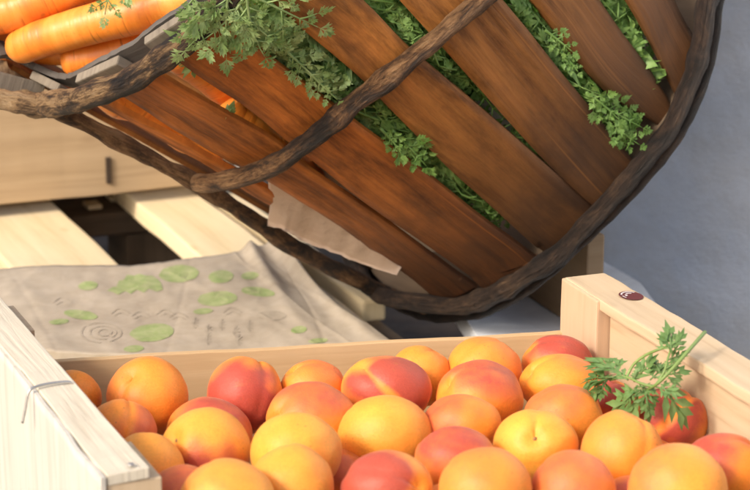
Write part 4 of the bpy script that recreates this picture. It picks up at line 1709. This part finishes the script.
def gapfronds(line, count, L, dr, seed, jitter=7, spread=.6, leaf=1.35):
    """fronds lying just inside the slats along a gap's centre line (photo px)"""
    rr = random.Random(seed)
    cl = smooth_path(line, 40)
    out = []
    for k in range(count):
        i = int(39 * (k + rr.random()) / count)
        px, py = cl[i]
        dpx = cl[min(i + 2, 39)] - cl[max(i - 2, 0)]
        px += rr.uniform(-jitter, jitter)
        py += rr.uniform(-jitter, jitter)
        h = conehit(px, py, dr)
        dr2 = dr - rr.random() * .016
        b_ = cone(h[0], h[1], dr2)
        nn = radial(h[1])
        dd = nrm(dpx[0] * RGT - dpx[1] * UPV)
        if rr.random() < .4:
            dd = -dd
        dd = rot(dd, nn, rr.uniform(-spread, spread))
        dd = nrm(dd - nn * np.dot(dd, nn) + nn * rr.uniform(-.1, .12))
        out.append((b_ - dd * L * .45, dd, nrm(nn + np.array([rr.uniform(-.3, .3) for _ in range(3)])), L * rr.uniform(.8, 1.2), rr.uniform(-.1, .5), leaf))
    return out


# greens spilling over the rim and filling the gaps
rimf = []
for (bx_, by_, dx, dy, L, lf) in ((236, -14, -.55, -1.0, .050, 1.0), (228, -22, .0, -1.0, .052, 1.0), (245, -12, .12, -1.0, .048, 1.0), 
                                  (250, -8, .8, -.55, .05, 1.0), (190, -12, .3, -.9, .024, 1.0), (243, -6, -.3, -.8, .040, 1.0), (238, 2, .5, -.9, .04, 1.0)):
    h = conehit(bx_, by_, .010)
    b_ = cone(h[0], h[1], .014)
    nn = radial(h[1])
    dd = nrm(dx * RGT + dy * UPV)
    dd = nrm(dd - nn * np.dot(dd, nn) * .8)
    rimf.append((b_, dd, nn, L, .25, lf))
bunch('feathery light green carrot tops hanging over the basket rim', rimf, M_leaf, False)
hb = mouth(118, -30, -.02)
bunch('small green leaf drooping onto the thick carrot at the picture top', [(P(120, -36, s_c - .045), camdir(-.45, -1, .1), camdir(.2, .2, 1), .034, .3, 1.05)], M_leaf, False)
bunch('leafy carrot tops in the widest gap above the middle hoop', gapfronds([(240, 20), (280, 62), (325, 92), (352, 112)], 11, .066, -.004, 3) + poke((((305, 70), (338, 98)), ((285, 50), (322, 82)))), M_leaf)
bunch('carrot tops in the gap just right of the middle hoop', gapfronds([(352, 112), (385, 135), (425, 165)], 7, .055, -.004, 4, 5) + poke((((392, 130), (428, 164)), ((380, 128), (405, 150)), ((402, 138), (418, 168)))), M_leafd)
bunch('carrot tops in the lower part of the gap near the basket tip', gapfronds([(450, 188), (475, 205), (497, 222)], 7, .04, -.004, 5, 5), M_leafd)
bunch('dark green carrot tops behind the middle hoop at the picture top', gapfronds([(366, -4), (400, 16), (425, 36)], 6, .055, -.004, 6, 5), M_leafd)
bunch('sparse carrot tops in the narrow gap right of the middle hoop', gapfronds([(440, 56), (475, 95), (515, 140), (550, 170)], 7, .05, -.004, 7, 4), M_leafd)
bunch('bright green carrot tops in the long gap between the broad slats', gapfronds([(518, -5), (545, 35), (575, 75), (605, 115), (630, 140)], 10, .066, -.004, 8, 6) + poke((((600, 104), (640, 128)), ((612, 118), (632, 150)), ((586, 92), (622, 116)), ((560, 52), (580, 68)), ((545, 30), (572, 50)))), M_leafd)
bunch('carrot tops in the gap at the upper right beside the dark slat', gapfronds([(612, -5), (630, 30), (655, 75)], 6, .05, -.004, 9, 4), M_leafd)
shoot = inner(225, 115, -.006)
o = thing('carrot_greens', 'tiny green shoot poking out between slats left of the hoop', 'carrot tops', shoot, 'carrot tops in the basket')
bm = newbm()
leaflet(bm, shoot - UPV * .003, camdir(.45, .8, .1), radial(2.4), .0125, random.Random(5), 2.6, False)
link('leaf', bm, M_leaf, o)
deep = gapfronds([(250, 20), (330, 90), (400, 130)], 10, .075, -.03, 11, 20) + gapfronds([(400, -10), (450, 50), (500, 100)], 9, .075, -.03, 12, 20) + gapfronds([(540, -10), (590, 70), (650, 90)], 8, .08, -.035, 13, 18)
bunch('shaded mass of carrot tops filling the basket behind its slats', deep, M_leafd)

# ------------------------------------------------------------------ green sprig on the apricots
SP = 1.145
sprig = thing('herb_sprig', 'fresh green leafy sprig lying on the apricots by the right end', 'herb sprig', P(660, 385, SP))


def SS(px, py, ds=0.0):         # the sprig rises off the fruit: depth follows height in the heap
    return P(px, py, 1.100 + max(0, 660 - px) / 100 * .052 + max(0, 385 - py) / 60 * .012 + ds)


bm = newbm()
tube(bm, smooth_path([SS(705, 332, .015), SS(690, 349), SS(674, 367, -.004), (SS(657, 384, -.002)), SS(644, 391, .004), SS(622, 404, .012)], 30), [.0011 - .0004 * k / 29 for k in range(30)], 8)
tube(bm, smooth_path([SS(654, 387), SS(640, 383, -.004), SS(626, 377, -.002), SS(610, 380, .004)], 20), .0007, 7)
tube(bm, smooth_path([SS(626, 378), SS(634, 364), SS(646, 355), SS(660, 349), SS(668, 346)], 20), .0008, 7)
tube(bm, smooth_path([SS(655, 386), SS(664, 372), SS(668, 358), SS(672, 346)], 20), .0006, 7)
link('stalk', bm, M_stem, sprig, smooth=True)


SPL = (((672, 354), (668, 318)), ((674, 354), (685, 328)), ((671, 352), (660, 331)), ((668, 360), (690, 352)),
       ((622, 374), (585, 354)), ((626, 376), (604, 362)), ((612, 378), (572, 392)), ((608, 379), (590, 404)), ((616, 377), (580, 378)), ((604, 382), (600, 402)),
       ((644, 390), (608, 414)), ((641, 390), (622, 396)), ((645, 390), (652, 425)), ((661, 384), (692, 428)), ((656, 387), (682, 394)), ((648, 389), (640, 412)),
       ((650, 380), (670, 362)), ((640, 374), (658, 354)), ((662, 376), (692, 370)), ((655, 378), (634, 358)), ((634, 382), (640, 362)), ((646, 386), (628, 388)),
       ((664, 370), (688, 356)), ((634, 392), (618, 408)), ((660, 372), (650, 352)), ((668, 378), (684, 382)), ((640, 386), (664, 396)), ((628, 380), (612, 370)))
for k, (a_, b_) in enumerate(SPL):
    rr = random.Random(100 + k)
    up_ = .010 if k in (16, 17, 18, 19, 20, 22, 24) else rr.uniform(-.003, .004)
    p0, p1 = SS(*a_, up_), SS(*b_, up_ + rr.uniform(-.006, .006))
    d = nrm(p1 - p0)
    n = nrm(-FWD * .75 + UPV * .5 + np.array([rr.uniform(-.5, .5), 0, rr.uniform(-.3, .3)]))
    n = nrm(n - d * np.dot(n, d))
    bm = newbm()
    L = np.linalg.norm(p1 - p0)
    leaflet(bm, p0, d, n, L * (1.02 if k < 20 else .8), rr, 1.2, k % 2 == 0)
    tube(bm, [p0, p0 + d * L * .3, p0 + d * L * .6], [.0005, .00045, .0003], 5, False)
    link('leaf', bm, M_sprig, sprig)

# ------------------------------------------------------------------ camera, light, world
cam = bpy.data.cameras.new('camera')
co = bpy.data.objects.new('camera', cam)
col.objects.link(co)
co.location = CAM
co.rotation_euler = (math.pi / 2 - PITCH, 0, 0)
cam.sensor_width = 36
cam.lens = F / 750 * 36
cam.clip_start = .02
cam.clip_end = 200
cam.dof.use_dof = True
cam.dof.focus_distance = 1.25
cam.dof.aperture_fstop = 15
scene.camera = co

SUN = nrm(np.array([-.58, -.55, .56]))       # towards the sun
sl = bpy.data.lights.new('sun', 'SUN')
sl.energy = 2.0
sl.angle = math.radians(11)
sl.color = (1.0, .90, .76)
so = bpy.data.objects.new('sun', sl)
col.objects.link(so)
so.rotation_euler = Vector(-SUN).to_track_quat('-Z', 'Y').to_euler()
so.location = (-2, -1, 3)

w = bpy.data.worlds.new('World')
scene.world = w
w.use_nodes = True
nt = w.node_tree
sky = nt.nodes.new('ShaderNodeTexSky')
sky.sky_type = 'NISHITA'
sky.sun_disc = False
sky.sun_elevation = math.asin(SUN[2])
sky.sun_rotation = math.atan2(SUN[0], SUN[1])
sky.dust_density = 5.0
sky.ozone_density = .8
bg = nt.nodes['Background']
bg.inputs[1].default_value = .15
nt.links.new(sky.outputs[0], bg.inputs[0])

scene.view_settings.view_transform = 'Standard'
scene.view_settings.look = 'None'
scene.view_settings.exposure = 0.58
scene.render.engine = 'CYCLES'
scene.render.resolution_x = 1024
scene.render.resolution_y = 669
